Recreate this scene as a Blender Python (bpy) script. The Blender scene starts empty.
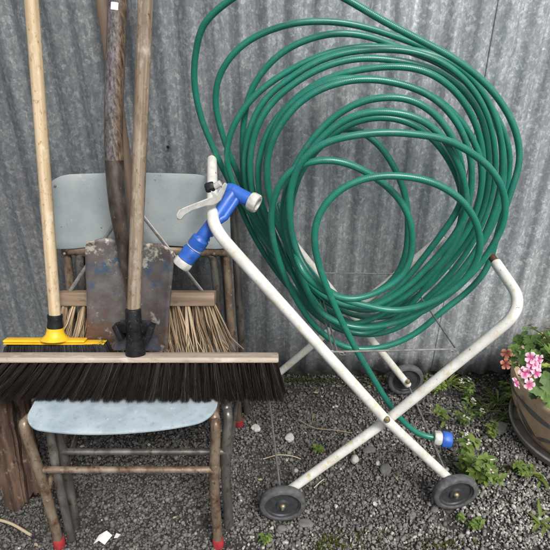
import bpy, bmesh, math, random
import numpy as np
from mathutils import Vector, Matrix

random.seed(7)
rng = np.random.default_rng(7)
scene = bpy.context.scene
COL = scene.collection
PI = math.pi
H, PITCH = 1.45, math.radians(30)
CP, SP = math.cos(PITCH), math.sin(PITCH)

# ------------------------------------------------------------------ surveying
def ray(x, y):
    u, w = (x - 275) / 550, (275 - y) / 550
    return u, CP + w * SP, -SP + w * CP
def at(x, y, Y):                      # point seen at photo position x,y standing Y metres in front
    a, b, c = ray(x, y); t = Y / b
    return Vector((a * t, Y, H + c * t))
def on(x, y, z=0.0):                  # point seen at photo position x,y at height z
    a, b, c = ray(x, y); t = (z - H) / c
    return Vector((a * t, b * t, z))

# ------------------------------------------------------------------ materials
def mat_base(name):
    m = bpy.data.materials.new(name); m.use_nodes = True
    nt = m.node_tree
    return m, nt, nt.nodes['Principled BSDF']
def N(nt, typ, **kw):
    n = nt.nodes.new(typ)
    for k, v in kw.items():
        if k in n.inputs: n.inputs[k].default_value = v
        else: setattr(n, k, v)
    return n
def ramp(nt, fac, cols, interp='LINEAR'):
    r = nt.nodes.new('ShaderNodeValToRGB'); e = r.color_ramp.elements
    r.color_ramp.interpolation = interp
    e[0].position, e[0].color = cols[0][0], (*cols[0][1], 1)
    e[1].position, e[1].color = cols[-1][0], (*cols[-1][1], 1)
    for p, c in cols[1:-1]:
        k = e.new(p); k.color = (*c, 1)
    nt.links.new(fac, r.inputs[0]); return r.outputs[0]
def mix(nt, fac, a, b, mode='MIX'):
    n = nt.nodes.new('ShaderNodeMix'); n.data_type = 'RGBA'; n.blend_type = mode
    for s, v in ((n.inputs[0], fac), (n.inputs[6], a), (n.inputs[7], b)):
        if hasattr(v, 'is_output'): nt.links.new(v, s)
        elif isinstance(v, tuple): s.default_value = (*v, 1)
        else: s.default_value = v
    return n.outputs[2]
def math_(nt, op, a, b=None, c=None, clamp=False):
    n = nt.nodes.new('ShaderNodeMath'); n.operation = op; n.use_clamp = clamp
    for i, v in enumerate((a, b, c)):
        if v is None: continue
        if hasattr(v, 'is_output'): nt.links.new(v, n.inputs[i])
        else: n.inputs[i].default_value = v
    return n.outputs[0]
def coords(nt, kind='Object', scale=(1, 1, 1), rot=(0, 0, 0), loc=(0, 0, 0)):
    tc = nt.nodes.new('ShaderNodeTexCoord'); mp = nt.nodes.new('ShaderNodeMapping')
    mp.inputs['Scale'].default_value = scale; mp.inputs['Rotation'].default_value = rot
    mp.inputs['Location'].default_value = loc
    nt.links.new(tc.outputs[kind], mp.inputs[0]); return mp.outputs[0]
def noise(nt, vec, scale, detail=5, rough=.55, out=0, dist=0):
    n = N(nt, 'ShaderNodeTexNoise', Scale=scale, Detail=detail, Roughness=rough, Distortion=dist)
    nt.links.new(vec, n.inputs['Vector']); return n.outputs[out]
def bump(nt, b, h, strength=.3, dist=.002):
    n = N(nt, 'ShaderNodeBump', Strength=strength, Distance=dist)
    nt.links.new(h, n.inputs['Height'])
    nt.links.new(n.outputs[0], b.inputs['Normal'])
def pmat(name, cols, scale=30, detail=6, rough=.6, metal=0.0, bmp=.15, bdist=.002, stretch=(1, 1, 1), spots=(), rvar=0.1, spec=.5, loc=(0, 0, 0)):
    """mottled paint / wood / metal: colour ramp over noise, spots = [(rgb, scale, lo, hi)], bump and roughness that vary"""
    m, nt, b = mat_base(name)
    v = coords(nt, scale=stretch, loc=loc)
    f = noise(nt, v, scale, detail)
    c = ramp(nt, f, cols)
    for i, (rgb, sc, lo, hi) in enumerate(spots):
        v2 = coords(nt, scale=tuple(.5 + .5 * s for s in stretch), loc=(3.1 * i + 1, 7.7, 2.3))
        f2 = noise(nt, v2, sc, 6, .65)
        k = N(nt, 'ShaderNodeMapRange'); k.inputs[1].default_value = lo; k.inputs[2].default_value = hi
        nt.links.new(f2, k.inputs[0])
        c = mix(nt, k.outputs[0], c, rgb)
    nt.links.new(c, b.inputs['Base Color'])
    r = N(nt, 'ShaderNodeMapRange'); r.inputs[3].default_value = rough - rvar; r.inputs[4].default_value = rough + rvar
    nt.links.new(f, r.inputs[0]); nt.links.new(r.outputs[0], b.inputs['Roughness'])
    b.inputs['Metallic'].default_value = metal
    b.inputs['Specular IOR Level'].default_value = spec
    if bmp: bump(nt, b, f, bmp, bdist)
    return m
def tint_mat(name, ramp_cols, rough=.6, spec=.3, trans=0.0, nscale=None, bmp=0):
    m, nt, b = mat_base(name)
    a = N(nt, 'ShaderNodeAttribute'); a.attribute_name = 'tint'
    fac = a.outputs['Fac']
    if nscale:
        f = noise(nt, coords(nt), nscale, 5)
        fac = math_(nt, 'ADD', fac, math_(nt, 'MULTIPLY', math_(nt, 'SUBTRACT', f, .5), .3), clamp=True)
        if bmp: bump(nt, b, f, bmp, .002)
    c = ramp(nt, fac, ramp_cols)
    nt.links.new(c, b.inputs['Base Color'])
    b.inputs['Roughness'].default_value = rough; b.inputs['Specular IOR Level'].default_value = spec
    if trans:
        b.inputs['Subsurface Weight'].default_value = 0
        t = N(nt, 'ShaderNodeBsdfTranslucent'); nt.links.new(c, t.inputs[0])
        ms = N(nt, 'ShaderNodeMixShader'); ms.inputs[0].default_value = trans
        out = nt.nodes['Material Output']
        nt.links.new(b.outputs[0], ms.inputs[1]); nt.links.new(t.outputs[0], ms.inputs[2]); nt.links.new(ms.outputs[0], out.inputs[0])
    return m

# ------------------------------------------------------------------ mesh building
def catmull(P, per=8):
    P = [Vector(p) for p in P]
    if len(P) < 3: return P
    Q = [P[0] * 2 - P[1]] + P + [P[-1] * 2 - P[-2]]
    out = []
    for i in range(1, len(Q) - 2):
        p0, p1, p2, p3 = Q[i-1:i+3]
        for k in range(per):
            t = k / per
            out.append(.5 * ((2 * p1) + (p2 - p0) * t + (2 * p0 - 5 * p1 + 4 * p2 - p3) * t * t + (3 * p1 - p0 - 3 * p2 + p3) * t ** 3))
    out.append(P[-1]); return out
def fillet(P, rad, per=9):
    """straight runs joined by smooth bends; rad is one radius per inner corner"""
    P = [Vector(p) for p in P]; out = [P[0]]
    for i in range(1, len(P) - 1):
        r = rad[i-1]; a, c, b = P[i-1], P[i], P[i+1]
        u, w = (a - c), (b - c); r = min(r, u.length * .49, w.length * .49)
        s0, s1 = c + u.normalized() * r, c + w.normalized() * r
        for k in range(per + 1):
            t = k / per; out.append(s0 * (1-t)**2 + c * 2*t*(1-t) + s1 * t*t)
    out.append(P[-1]); return out
def even(P, step, sigma=0):
    A = np.array([tuple(p) for p in P]); d = np.r_[0, np.cumsum(np.linalg.norm(np.diff(A, axis=0), axis=1))]
    n = int(d[-1] / step); t = np.linspace(0, d[-1], n)
    A = np.stack([np.interp(t, d, A[:, i]) for i in range(3)], -1)
    if sigma:
        k = int(3 * sigma / step); x = np.arange(-k, k + 1) * step; g = np.exp(-x * x / (2 * sigma * sigma)); g /= g.sum()
        B = np.pad(A, ((k, k), (0, 0)), mode='reflect', reflect_type='odd')
        A = np.stack([np.convolve(B[:, i], g, 'valid') for i in range(3)], -1)
    return [Vector(p) for p in A]
def lin(a, b, n): return [Vector(a).lerp(Vector(b), i / n) for i in range(n + 1)]

class MB:
    def __init__(self): self.v, self.f, self.uv, self.tint = [], [], [], []
    def add(self, v, f, uv=None, tint=None):
        o = len(self.v); self.v += [Vector(p) for p in v]
        self.f += [tuple(i + o for i in q) for q in f]
        self.uv += uv if uv else [None] * len(f)
        self.tint += [tint if tint is not None else .5] * len(v)
        return self
    def tube(self, P, r, sides=12, cap=True, tint=None, flat=1.0):
        P = [Vector(p) for p in P]; n = len(P)
        R = r if isinstance(r, (list, tuple)) else [r] * n
        T = [((P[min(i+1, n-1)] - P[max(i-1, 0)]).normalized()) for i in range(n)]
        ref = Vector((0, -1, 0)) if abs(T[0].y) < .9 else Vector((0, 0, 1))
        u = (ref - T[0] * ref.dot(T[0])).normalized()
        V, F, UV, s = [], [], [], 0
        S = []
        for i in range(n):
            if i:
                u = (u - T[i] * u.dot(T[i])).normalized(); s += (P[i] - P[i-1]).length
            S.append(s); w = T[i].cross(u)
            for k in range(sides):
                a = 2 * PI * k / sides
                V.append(P[i] + (u * math.cos(a) * flat + w * math.sin(a)) * R[i])
        for i in range(n - 1):
            for k in range(sides):
                k2 = (k + 1) % sides
                F.append((i*sides+k, i*sides+k2, (i+1)*sides+k2, (i+1)*sides+k))
                UV.append([(k/sides, S[i]), ((k+1)/sides, S[i]), ((k+1)/sides, S[i+1]), (k/sides, S[i+1])])
        if cap:
            F.append(tuple(range(sides))[::-1]); UV.append(None)
            F.append(tuple((n-1)*sides + k for k in range(sides))); UV.append(None)
        return self.add(V, F, UV, tint)
    def rbox(self, size, M=None, bev=.003, seg=2, center=(0, 0, 0)):
        bm = bmesh.new(); bmesh.ops.create_cube(bm, size=1)
        for v in bm.verts: v.co = Vector((v.co.x * size[0], v.co.y * size[1], v.co.z * size[2])) + Vector(center)
        if bev: bmesh.ops.bevel(bm, geom=bm.edges[:], offset=bev, segments=seg, profile=.5, affect='EDGES')
        bm.verts.index_update()
        V = [(M @ v.co) if M else v.co.copy() for v in bm.verts]
        F = [tuple(v.index for v in f.verts) for f in bm.faces]
        bm.free(); return self.add(V, F)
    def lathe(self, prof, M, seg=32, tint=None, jitter=None, caps=True):
        V, F, UV, n = [], [], [], len(prof)
        for i, (r, z) in enumerate(prof):
            for k in range(seg):
                a = 2 * PI * k / seg
                rr = r * (jitter(i, k) if jitter else 1)
                V.append(M @ Vector((rr * math.cos(a), rr * math.sin(a), z)))
        for i in range(n - 1):
            for k in range(seg):
                k2 = (k + 1) % seg
                F.append((i*seg+k, i*seg+k2, (i+1)*seg+k2, (i+1)*seg+k))
                UV.append([(k/seg, i/(n-1)), ((k+1)/seg, i/(n-1)), ((k+1)/seg, (i+1)/(n-1)), (k/seg, (i+1)/(n-1))])
        if caps and prof[0][0] > 1e-4: F.append(tuple(range(seg))[::-1]); UV.append(None)
        if caps and prof[-1][0] > 1e-4: F.append(tuple((n-1)*seg + k for k in range(seg))); UV.append(None)
        return self.add(V, F, UV, tint)
    def build(self, name, mat, parent=None, loc=None, sharp=38):
        return link_mesh(name, self.v, self.f, mat, parent, loc, sharp, self.uv, self.tint)

ORG = {}
def link_mesh(name, V, F, mat, parent=None, loc=None, sharp=38, uv=None, tint=None):
    o = bpy.data.objects.new(name, bpy.data.meshes.new(name)); COL.objects.link(o)
    org = Vector(ORG[parent.name]) if parent else Vector(loc if loc is not None else (0, 0, 0))
    me = o.data
    me.from_pydata([tuple(Vector(p) - org) for p in V], [], F)
    if uv and any(u is not None for u in uv):
        L = me.uv_layers.new(name='UVMap'); arr = []
        for q, u in zip(F, uv): arr += [c for p in (u or [(0, 0)] * len(q)) for c in p]
        L.data.foreach_set('uv', arr)
    if tint and any(abs(t - .5) > 1e-6 for t in tint):
        a = me.attributes.new('tint', 'FLOAT', 'POINT'); a.data.foreach_set('value', tint)
    me.materials.append(mat)
    finish(me, sharp)
    if parent: o.parent = parent
    else: o.location = org
    ORG[o.name] = org
    return o
def finish(me, sharp):
    me.update()
    me.polygons.foreach_set('use_smooth', [True] * len(me.polygons))
    if sharp: me.set_sharp_from_angle(angle=math.radians(sharp))
def tag(o, label=None, cat=None, group=None, kind=None):
    for k, v in (('label', label), ('category', cat), ('group', group), ('kind', kind)):
        if v: o[k] = v
    return o
def empty(name, loc):
    o = bpy.data.objects.new(name, None); COL.objects.link(o)
    o.location = loc; ORG[o.name] = Vector(loc); o.empty_display_size = .05
    return o
def frame(origin, x, z):
    """matrix with local X along x and local Z along z"""
    z = Vector(z).normalized(); x = Vector(x); x = (x - z * x.dot(z)).normalized(); y = z.cross(x)
    M = Matrix((x, y, z)).transposed().to_4x4(); M.translation = Vector(origin); return M
def strands(name, P, r, mat, parent, tints, sides=3):
    """P: (n, segments+1, 3) curves -> ONE mesh of thin tapered hairs"""
    n, s = P.shape[0], P.shape[1]
    d = P[:, -1] - P[:, 0]; d /= np.linalg.norm(d, axis=1)[:, None]
    ref = np.where(np.abs(d[:, 2:3]) < .9, np.array([[0, 0, 1.]]), np.array([[1., 0, 0]]))
    u = np.cross(d, ref); u /= np.linalg.norm(u, axis=1)[:, None]; w = np.cross(d, u)
    rr = np.asarray(r).reshape(-1, 1) * np.linspace(1, .45, s)[None, :]
    V = np.zeros((n, s, sides, 3))
    ph = rng.random(n) * 6.28
    for k in range(sides):
        a = ph + 2 * PI * k / sides
        V[:, :, k] = P + rr[:, :, None] * (u * np.cos(a)[:, None] + w * np.sin(a)[:, None])[:, None, :]
    base = (np.arange(n) * s * sides)[:, None, None]
    i = np.arange(s - 1)[None, :, None]; k = np.arange(sides)[None, None, :]; k2 = (k + 1) % sides
    q = np.stack([base + i*sides + k, base + i*sides + k2, base + (i+1)*sides + k2, base + (i+1)*sides + k], -1).reshape(-1, 4)
    o = raw_mesh(name, V.reshape(-1, 3), q, mat, parent, np.repeat(tints, s * sides))
    return o
def raw_mesh(name, V, Q, mat, parent=None, tint=None, loc=(0, 0, 0), smooth=True):
    org = np.array(ORG[parent.name]) if parent else np.array(loc, dtype=float)
    me = bpy.data.meshes.new(name); nv, nf, k = len(V), len(Q), Q.shape[1]
    me.vertices.add(nv); me.vertices.foreach_set('co', (V - org).astype(np.float32).ravel())
    me.loops.add(nf * k); me.loops.foreach_set('vertex_index', Q.astype(np.int32).ravel())
    me.polygons.add(nf); me.polygons.foreach_set('loop_start', np.arange(0, nf * k, k, dtype=np.int32))
    me.polygons.foreach_set('use_smooth', np.full(nf, smooth))
    if tint is not None:
        a = me.attributes.new('tint', 'FLOAT', 'POINT'); a.data.foreach_set('value', np.asarray(tint, dtype=np.float32))
    me.update(calc_edges=True); me.validate()
    me.materials.append(mat)
    o = bpy.data.objects.new(name, me); COL.objects.link(o)
    if parent: o.parent = parent
    else: o.location = loc
    ORG[o.name] = Vector(org)
    return o

# ================================================================== MATERIALS
def zinc_mat():
    m, nt, b = mat_base('galvanised_iron')
    v = coords(nt)
    # crystalline spangle: two voronoi mosaics with random grey per crystal
    vs = coords(nt, scale=(1, 1, .8))
    warp = noise(nt, vs, 90, 2, out=1)
    vv = N(nt, 'ShaderNodeVectorMath', operation='MULTIPLY_ADD')
    nt.links.new(warp, vv.inputs[0]); vv.inputs[1].default_value = (.006,) * 3; nt.links.new(vs, vv.inputs[2])
    cells = []
    for sc in (95, 210):
        vo = N(nt, 'ShaderNodeTexVoronoi', Scale=sc, Randomness=1.0)
        nt.links.new(vv.outputs[0], vo.inputs['Vector'])
        sep = N(nt, 'ShaderNodeSeparateColor'); nt.links.new(vo.outputs['Color'], sep.inputs[0])
        cells.append(sep.outputs[0])
    sp = math_(nt, 'ADD', math_(nt, 'MULTIPLY', cells[0], .55), math_(nt, 'MULTIPLY', cells[1], .45))
    fine = noise(nt, v, 210, 6, .8)
    sp = math_(nt, 'ADD', math_(nt, 'MULTIPLY', sp, .52), math_(nt, 'MULTIPLY', fine, .5))
    c = ramp(nt, sp, [(.32, (.315, .342, .365)), (.47, (.375, .402, .424)), (.58, (.43, .457, .476)), (.72, (.60, .622, .635))])
    # large weathering clouds and long vertical runs
    cl = noise(nt, coords(nt, scale=(1, 1, .6)), 3.2, 6, .6)
    c = mix(nt, 1.0, c, ramp(nt, cl, [(.3, (.86, .87, .89)), (.7, (1.10, 1.10, 1.09))]), 'MULTIPLY')
    st = noise(nt, coords(nt, scale=(1, 1, .03)), 46, 7, .65)
    c = mix(nt, 1.0, c, ramp(nt, st, [(.3, (.72, .725, .74)), (.5, (1, 1, 1)), (.72, (1.38, 1.38, 1.36))]), 'MULTIPLY')
    # light falling off towards the left end, put into the colour, and dirt splash near the ground
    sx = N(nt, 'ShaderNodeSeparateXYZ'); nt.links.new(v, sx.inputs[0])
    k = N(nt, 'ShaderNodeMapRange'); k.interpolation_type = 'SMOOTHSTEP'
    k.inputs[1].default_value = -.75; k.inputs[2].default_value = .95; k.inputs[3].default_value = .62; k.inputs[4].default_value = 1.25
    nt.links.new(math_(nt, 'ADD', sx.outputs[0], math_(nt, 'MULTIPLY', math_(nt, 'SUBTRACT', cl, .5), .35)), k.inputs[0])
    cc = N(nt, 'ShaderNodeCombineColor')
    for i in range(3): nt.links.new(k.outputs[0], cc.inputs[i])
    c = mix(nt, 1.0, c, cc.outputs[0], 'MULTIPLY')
    z = N(nt, 'ShaderNodeMapRange'); z.inputs[1].default_value = .0; z.inputs[2].default_value = .22; z.inputs[3].default_value = .55; z.inputs[4].default_value = 0
    nt.links.new(sx.outputs[2], z.inputs[0])
    dirt = math_(nt, 'MULTIPLY', z.outputs[0], noise(nt, v, 24, 6, .7), clamp=True)
    c = mix(nt, dirt, c, (.16, .145, .12))
    nt.links.new(c, b.inputs['Base Color'])
    b.inputs['Metallic'].default_value = .5
    r = N(nt, 'ShaderNodeMapRange'); r.inputs[3].default_value = .36; r.inputs[4].default_value = .58
    nt.links.new(sp, r.inputs[0]); nt.links.new(r.outputs[0], b.inputs['Roughness'])
    bump(nt, b, math_(nt, 'ADD', math_(nt, 'MULTIPLY', fine, .4), math_(nt, 'MULTIPLY', cl, 4)), .12, .002)
    return m
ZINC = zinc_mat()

def hose_mat():
    m, nt, b = mat_base('green_braided_pvc')
    tc = N(nt, 'ShaderNodeUVMap'); s = N(nt, 'ShaderNodeSeparateXYZ'); nt.links.new(tc.outputs[0], s.inputs[0])
    u = math_(nt, 'MULTIPLY', s.outputs[0], 12); l = math_(nt, 'MULTIPLY', s.outputs[1], 230)
    a = math_(nt, 'SINE', math_(nt, 'MULTIPLY', math_(nt, 'ADD', u, l), 2 * PI))
    c = math_(nt, 'SINE', math_(nt, 'MULTIPLY', math_(nt, 'SUBTRACT', u, l), 2 * PI))
    br = math_(nt, 'MAXIMUM', a, c)
    k = N(nt, 'ShaderNodeMapRange'); k.inputs[1].default_value = .1; k.inputs[2].default_value = .95
    nt.links.new(br, k.inputs[0])
    f = noise(nt, coords(nt), 14, 4)
    base = ramp(nt, f, [(.3, (.002, .068, .048)), (.7, (.007, .14, .097))])
    col = mix(nt, math_(nt, 'MULTIPLY', k.outputs[0], .7), base, (.03, .285, .205))
    dust = noise(nt, coords(nt, loc=(4, 1, 2)), 60, 6, .7)
    kd = N(nt, 'ShaderNodeMapRange'); kd.inputs[1].default_value = .52; kd.inputs[2].default_value = .8; kd.inputs[4].default_value = .4
    nt.links.new(dust, kd.inputs[0])
    col = mix(nt, kd.outputs[0], col, (.16, .2, .17))
    nt.links.new(col, b.inputs['Base Color'])
    b.inputs['Roughness'].default_value = .27
    b.inputs['Specular IOR Level'].default_value = .5
    bump(nt, b, k.outputs[0], .12, .001)
    return m
HOSE = hose_mat()

WHITE_TUBE = pmat('chipped_white_enamel', [(.3, (.60, .585, .53)), (.6, (.76, .75, .71))], 26, 6, .42, bmp=.12,
                  spots=[((.56, .49, .24), 34, .55, .72), ((.5, .47, .38), 160, .6, .7), ((.20, .115, .06), 70, .655, .69), ((.12, .07, .04), 190, .665, .70)])
RUST_END = pmat('rusty_steel', [(.3, (.035, .022, .016)), (.7, (.12, .06, .035))], 90, 6, .85, bmp=.4)
WIRE = pmat('dull_wire', [(.3, (.17, .165, .155)), (.7, (.34, .33, .31))], 60, 5, .5, .55, bmp=.2)
RUBBER = pmat('grey_black_rubber', [(.3, (.05, .051, .053)), (.7, (.105, .107, .11))], 70, 6, .75, bmp=.3, spots=[((.18, .172, .16), 40, .56, .8)])
HUBPL = pmat('black_plastic_hub', [(.3, (.024, .025, .028)), (.7, (.05, .052, .056))], 60, 6, .5, bmp=.15, spots=[((.075, .07, .065), 50, .6, .8)])
BRASS = pmat('tarnished_brass', [(.3, (.22, .17, .08)), (.7, (.5, .42, .24))], 120, 5, .42, .7, bmp=.2)
BLUE_PL = pmat('blue_plastic', [(.3, (.016, .085, .38)), (.7, (.03, .13, .52))], 40, 5, .42, bmp=.08, spots=[((.12, .19, .38), 120, .60, .72), ((.05, .08, .2), 26, .58, .75)])
GREY_PL = pmat('off_white_plastic', [(.3, (.40, .39, .365)), (.7, (.58, .575, .545))], 60, 5, .45, bmp=.08, spots=[((.26, .24, .215), 90, .57, .72)])
BLACK_PL = pmat('black_plastic', [(.3, (.006, .006, .007)), (.7, (.015, .015, .017))], 70, 5, .45, bmp=.15, spots=[((.085, .085, .09), 170, .60, .70)], spec=.25)
CHAIR_BACK = pmat('grey_blue_paint', [(.3, (.235, .28, .295)), (.5, (.29, .335, .35)), (.7, (.34, .38, .385))], 13, 9, .5, bmp=.12, spots=[((.40, .425, .42), 30, .64, .70), ((.44, .46, .45), 150, .645, .69), ((.11, .115, .115), 80, .65, .70), ((.2, .2, .18), 6, .56, .8)])
CHAIR_SEAT = pmat('pale_blue_paint', [(.3, (.27, .34, .39)), (.5, (.36, .43, .48)), (.7, (.43, .50, .54))], 14, 8, .5, bmp=.12, spots=[((.54, .57, .58), 110, .64, .69), ((.27, .30, .32), 8, .54, .8), ((.27, .31, .34), 55, .54, .70), ((.55, .61, .65), 40, .62, .78), ((.2, .17, .15), 150, .7, .75)])
CHAIR_TUBE = pmat('brown_flaking_tube', [(.3, (.13, .092, .062)), (.5, (.22, .165, .118)), (.7, (.34, .28, .21))], 24, 7, .40, .35, bmp=.06, stretch=(1, 1, .4),
                  spots=[((.10, .044, .022), 26, .50, .64), ((.36, .32, .26), 120, .6, .7), ((.05, .035, .026), 90, .58, .68)])
CHAIR_TUBE2 = pmat('grey_worn_tube', [(.3, (.09, .082, .074)), (.5, (.17, .16, .145)), (.7, (.30, .29, .27))], 24, 7, .36, .6, bmp=.05, stretch=(1, 1, .4),
                  spots=[((.09, .05, .028), 50, .54, .68)])
RED_CAP = pmat('red_rubber', [(.3, (.27, .016, .02)), (.7, (.42, .04, .045))], 60, 5, .6, bmp=.15, spots=[((.2, .12, .09), 80, .6, .75)])
PALE_WOOD = pmat('pale_broom_handle', [(.3, (.40, .29, .165)), (.55, (.57, .45, .29)), (.75, (.66, .56, .40))], 90, 8, .6, stretch=(1, 1, .04), bmp=.25,
                 spots=[((.27, .17, .09), 150, .57, .68), ((.38, .26, .15), 22, .54, .72), ((.68, .6, .46), 30, .56, .72)])
GREY_WOOD = pmat('weathered_broom_handle', [(.32, (.13, .096, .066)), (.5, (.245, .187, .132)), (.72, (.37, .30, .225))], 95, 8, .7, stretch=(1, 1, .035), bmp=.45,
                 spots=[((.10, .068, .042), 110, .56, .68), ((.40, .35, .285), 36, .54, .70), ((.16, .115, .075), 16, .54, .66)])
DARK_WOOD = pmat('dark_broom_handle', [(.3, (.12, .082, .055)), (.7, (.24, .17, .12))], 60, 6, .7, stretch=(1, 1, .06), bmp=.25)
BLOCK_WOOD = pmat('pale_block_wood', [(.3, (.30, .235, .18)), (.55, (.43, .36, .295)), (.75, (.53, .46, .39))], 70, 6, .7, stretch=(.06, 1, 1), bmp=.3,
                  spots=[((.26, .2, .15), 60, .57, .72), ((.62, .58, .52), 30, .55, .75)])
STRAW_BLOCK = pmat('dull_block_wood', [(.3, (.165, .115, .075)), (.55, (.27, .195, .13)), (.75, (.36, .27, .19))], 70, 6, .7, stretch=(.06, 1, 1), bmp=.3,
                   spots=[((.12, .08, .055), 50, .57, .72)])
YELLOW = pmat('yellow_plastic', [(.3, (.72, .40, .012)), (.7, (.84, .53, .025))], 30, 5, .42, bmp=.06, spots=[((.4, .24, .05), 80, .62, .78)])
def blade_mat():
    m, nt, b = mat_base('shovel_steel')
    v = coords(nt); sx = N(nt, 'ShaderNodeSeparateXYZ'); nt.links.new(v, sx.inputs[0])
    c = ramp(nt, noise(nt, v, 16, 8, .65), [(.3, (.075, .064, .060)), (.5, (.125, .112, .108)), (.7, (.19, .175, .17))])
    # rust towards the lower left, scuffed bright patches, blue paint left in the middle, cream flakes near the top
    def band(lo, hi, out=1.0, src=2):
        k = N(nt, 'ShaderNodeMapRange'); k.inputs[1].default_value = lo; k.inputs[2].default_value = hi; k.inputs[4].default_value = out
        nt.links.new(sx.outputs[src], k.inputs[0]); return k.outputs[0]
    def patch(c, rgb, scale, lo, hi, bias):
        f = math_(nt, 'ADD', noise(nt, coords(nt, loc=(scale, 3, 1)), scale, 7, .68), bias)
        k = N(nt, 'ShaderNodeMapRange'); k.inputs[1].default_value = lo; k.inputs[2].default_value = hi
        nt.links.new(f, k.inputs[0]); return mix(nt, k.outputs[0], c, rgb)
    low = band(.17, .02, .22)
    c = patch(c, (.115, .06, .036), 11, .56, .72, low)
    c = patch(c, (.36, .34, .32), 34, .62, .72, math_(nt, 'MULTIPLY', low, .35))
    mid = math_(nt, 'SUBTRACT', band(.10, .24, .14), band(.29, .36, .12))
    c = patch(c, (.06, .095, .145), 19, .66, .73, mid)
    c = patch(c, (.42, .395, .34), 38, .66, .74, band(.19, .33, .19))
    nt.links.new(c, b.inputs['Base Color']); b.inputs['Roughness'].default_value = .5; b.inputs['Metallic'].default_value = .3
    bump(nt, b, noise(nt, v, 40, 8, .7), .35, .003)
    return m
BLADE = blade_mat()
SOCKET = pmat('dark_socket_steel', [(.3, (.03, .022, .019)), (.5, (.07, .055, .047)), (.7, (.14, .118, .104))], 44, 8, .40, .35, bmp=.25, stretch=(1, 1, .4), spots=[((.2, .175, .16), 150, .62, .70), ((.09, .05, .03), 30, .58, .7)])
BLUE_STEEL = pmat('blue_black_steel', [(.3, (.025, .03, .042)), (.7, (.06, .066, .085))], 50, 6, .5, .3, bmp=.15)
LABEL_WHITE = pmat('white_paper', [(.3, (.55, .55, .54)), (.7, (.68, .68, .67))], 50, 4, .6, bmp=.05)
BLACK_BR = tint_mat('dark_bristle', [(0, (.006, .005, .0045)), (.6, (.022, .0175, .0155)), (.92, (.046, .038, .034)), (1, (.11, .095, .085))], .85, .04)
BLACK_BR2 = tint_mat('black_nylon_bristle', [(0, (.012, .012, .013)), (.6, (.035, .035, .036)), (1, (.085, .085, .085))], .5, .4)
STRAW = tint_mat('straw_bristle', [(0, (.12, .075, .042)), (.5, (.34, .245, .15)), (1, (.58, .46, .32))], .6, .3)
LOGM = pmat('rough_brown_wood', [(.3, (.018, .010, .007)), (.5, (.062, .034, .022)), (.72, (.15, .095, .064))], 50, 8, .85, stretch=(1, 1, .12), bmp=.9, bdist=.008,
            spots=[((.24, .18, .135), 60, .60, .72), ((.018, .012, .01), 34, .56, .66)])
SOIL = pmat('dark_soil', [(.3, (.03, .026, .022)), (.7, (.07, .062, .054))], 40, 8, .95, bmp=.8, bdist=.01)
STONE = tint_mat('gravel_stone', [(0, (.012, .012, .012)), (.35, (.072, .068, .063)), (.68, (.138, .130, .121)), (.88, (.21, .20, .186)), (.955, (.28, .265, .24)), (1, (.46, .44, .40))], .9, .12, nscale=160, bmp=.35)
PALE_STONE = pmat('pale_stone', [(.3, (.34, .33, .3)), (.7, (.60, .58, .54))], 50, 7, .8, bmp=.5)
GREY_STONE = pmat('smooth_grey_stone', [(.3, (.10, .10, .098)), (.7, (.17, .168, .16))], 40, 7, .8, bmp=.4)
LEAF = tint_mat('weed_leaf', [(0, (.05, .09, .02)), (.5, (.12, .20, .04)), (1, (.25, .32, .085))], .5, .4, .3, nscale=50)
GRASS = tint_mat('grass_blade', [(0, (.04, .075, .015)), (.5, (.10, .16, .03)), (.85, (.21, .26, .07)), (1, (.36, .31, .16))], .55, .4, .25)
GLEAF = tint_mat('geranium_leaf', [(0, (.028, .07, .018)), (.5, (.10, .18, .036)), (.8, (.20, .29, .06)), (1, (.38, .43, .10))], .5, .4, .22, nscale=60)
PETAL = tint_mat('pink_petal', [(0, (.60, .03, .22)), (.45, (.75, .30, .50)), (1, (.86, .74, .79))], .6, .3, .3)
FADED = tint_mat('faded_petal', [(0, (.16, .035, .03)), (.5, (.42, .13, .085)), (1, (.58, .30, .2))], .7, .2, .2)
DRY = tint_mat('dry_stem', [(0, (.18, .13, .08)), (1, (.48, .40, .28))], .7, .2)
MOSS = tint_mat('moss', [(0, (.018, .022, .006)), (.6, (.05, .062, .012)), (1, (.11, .12, .02))], .9, .1)

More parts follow.
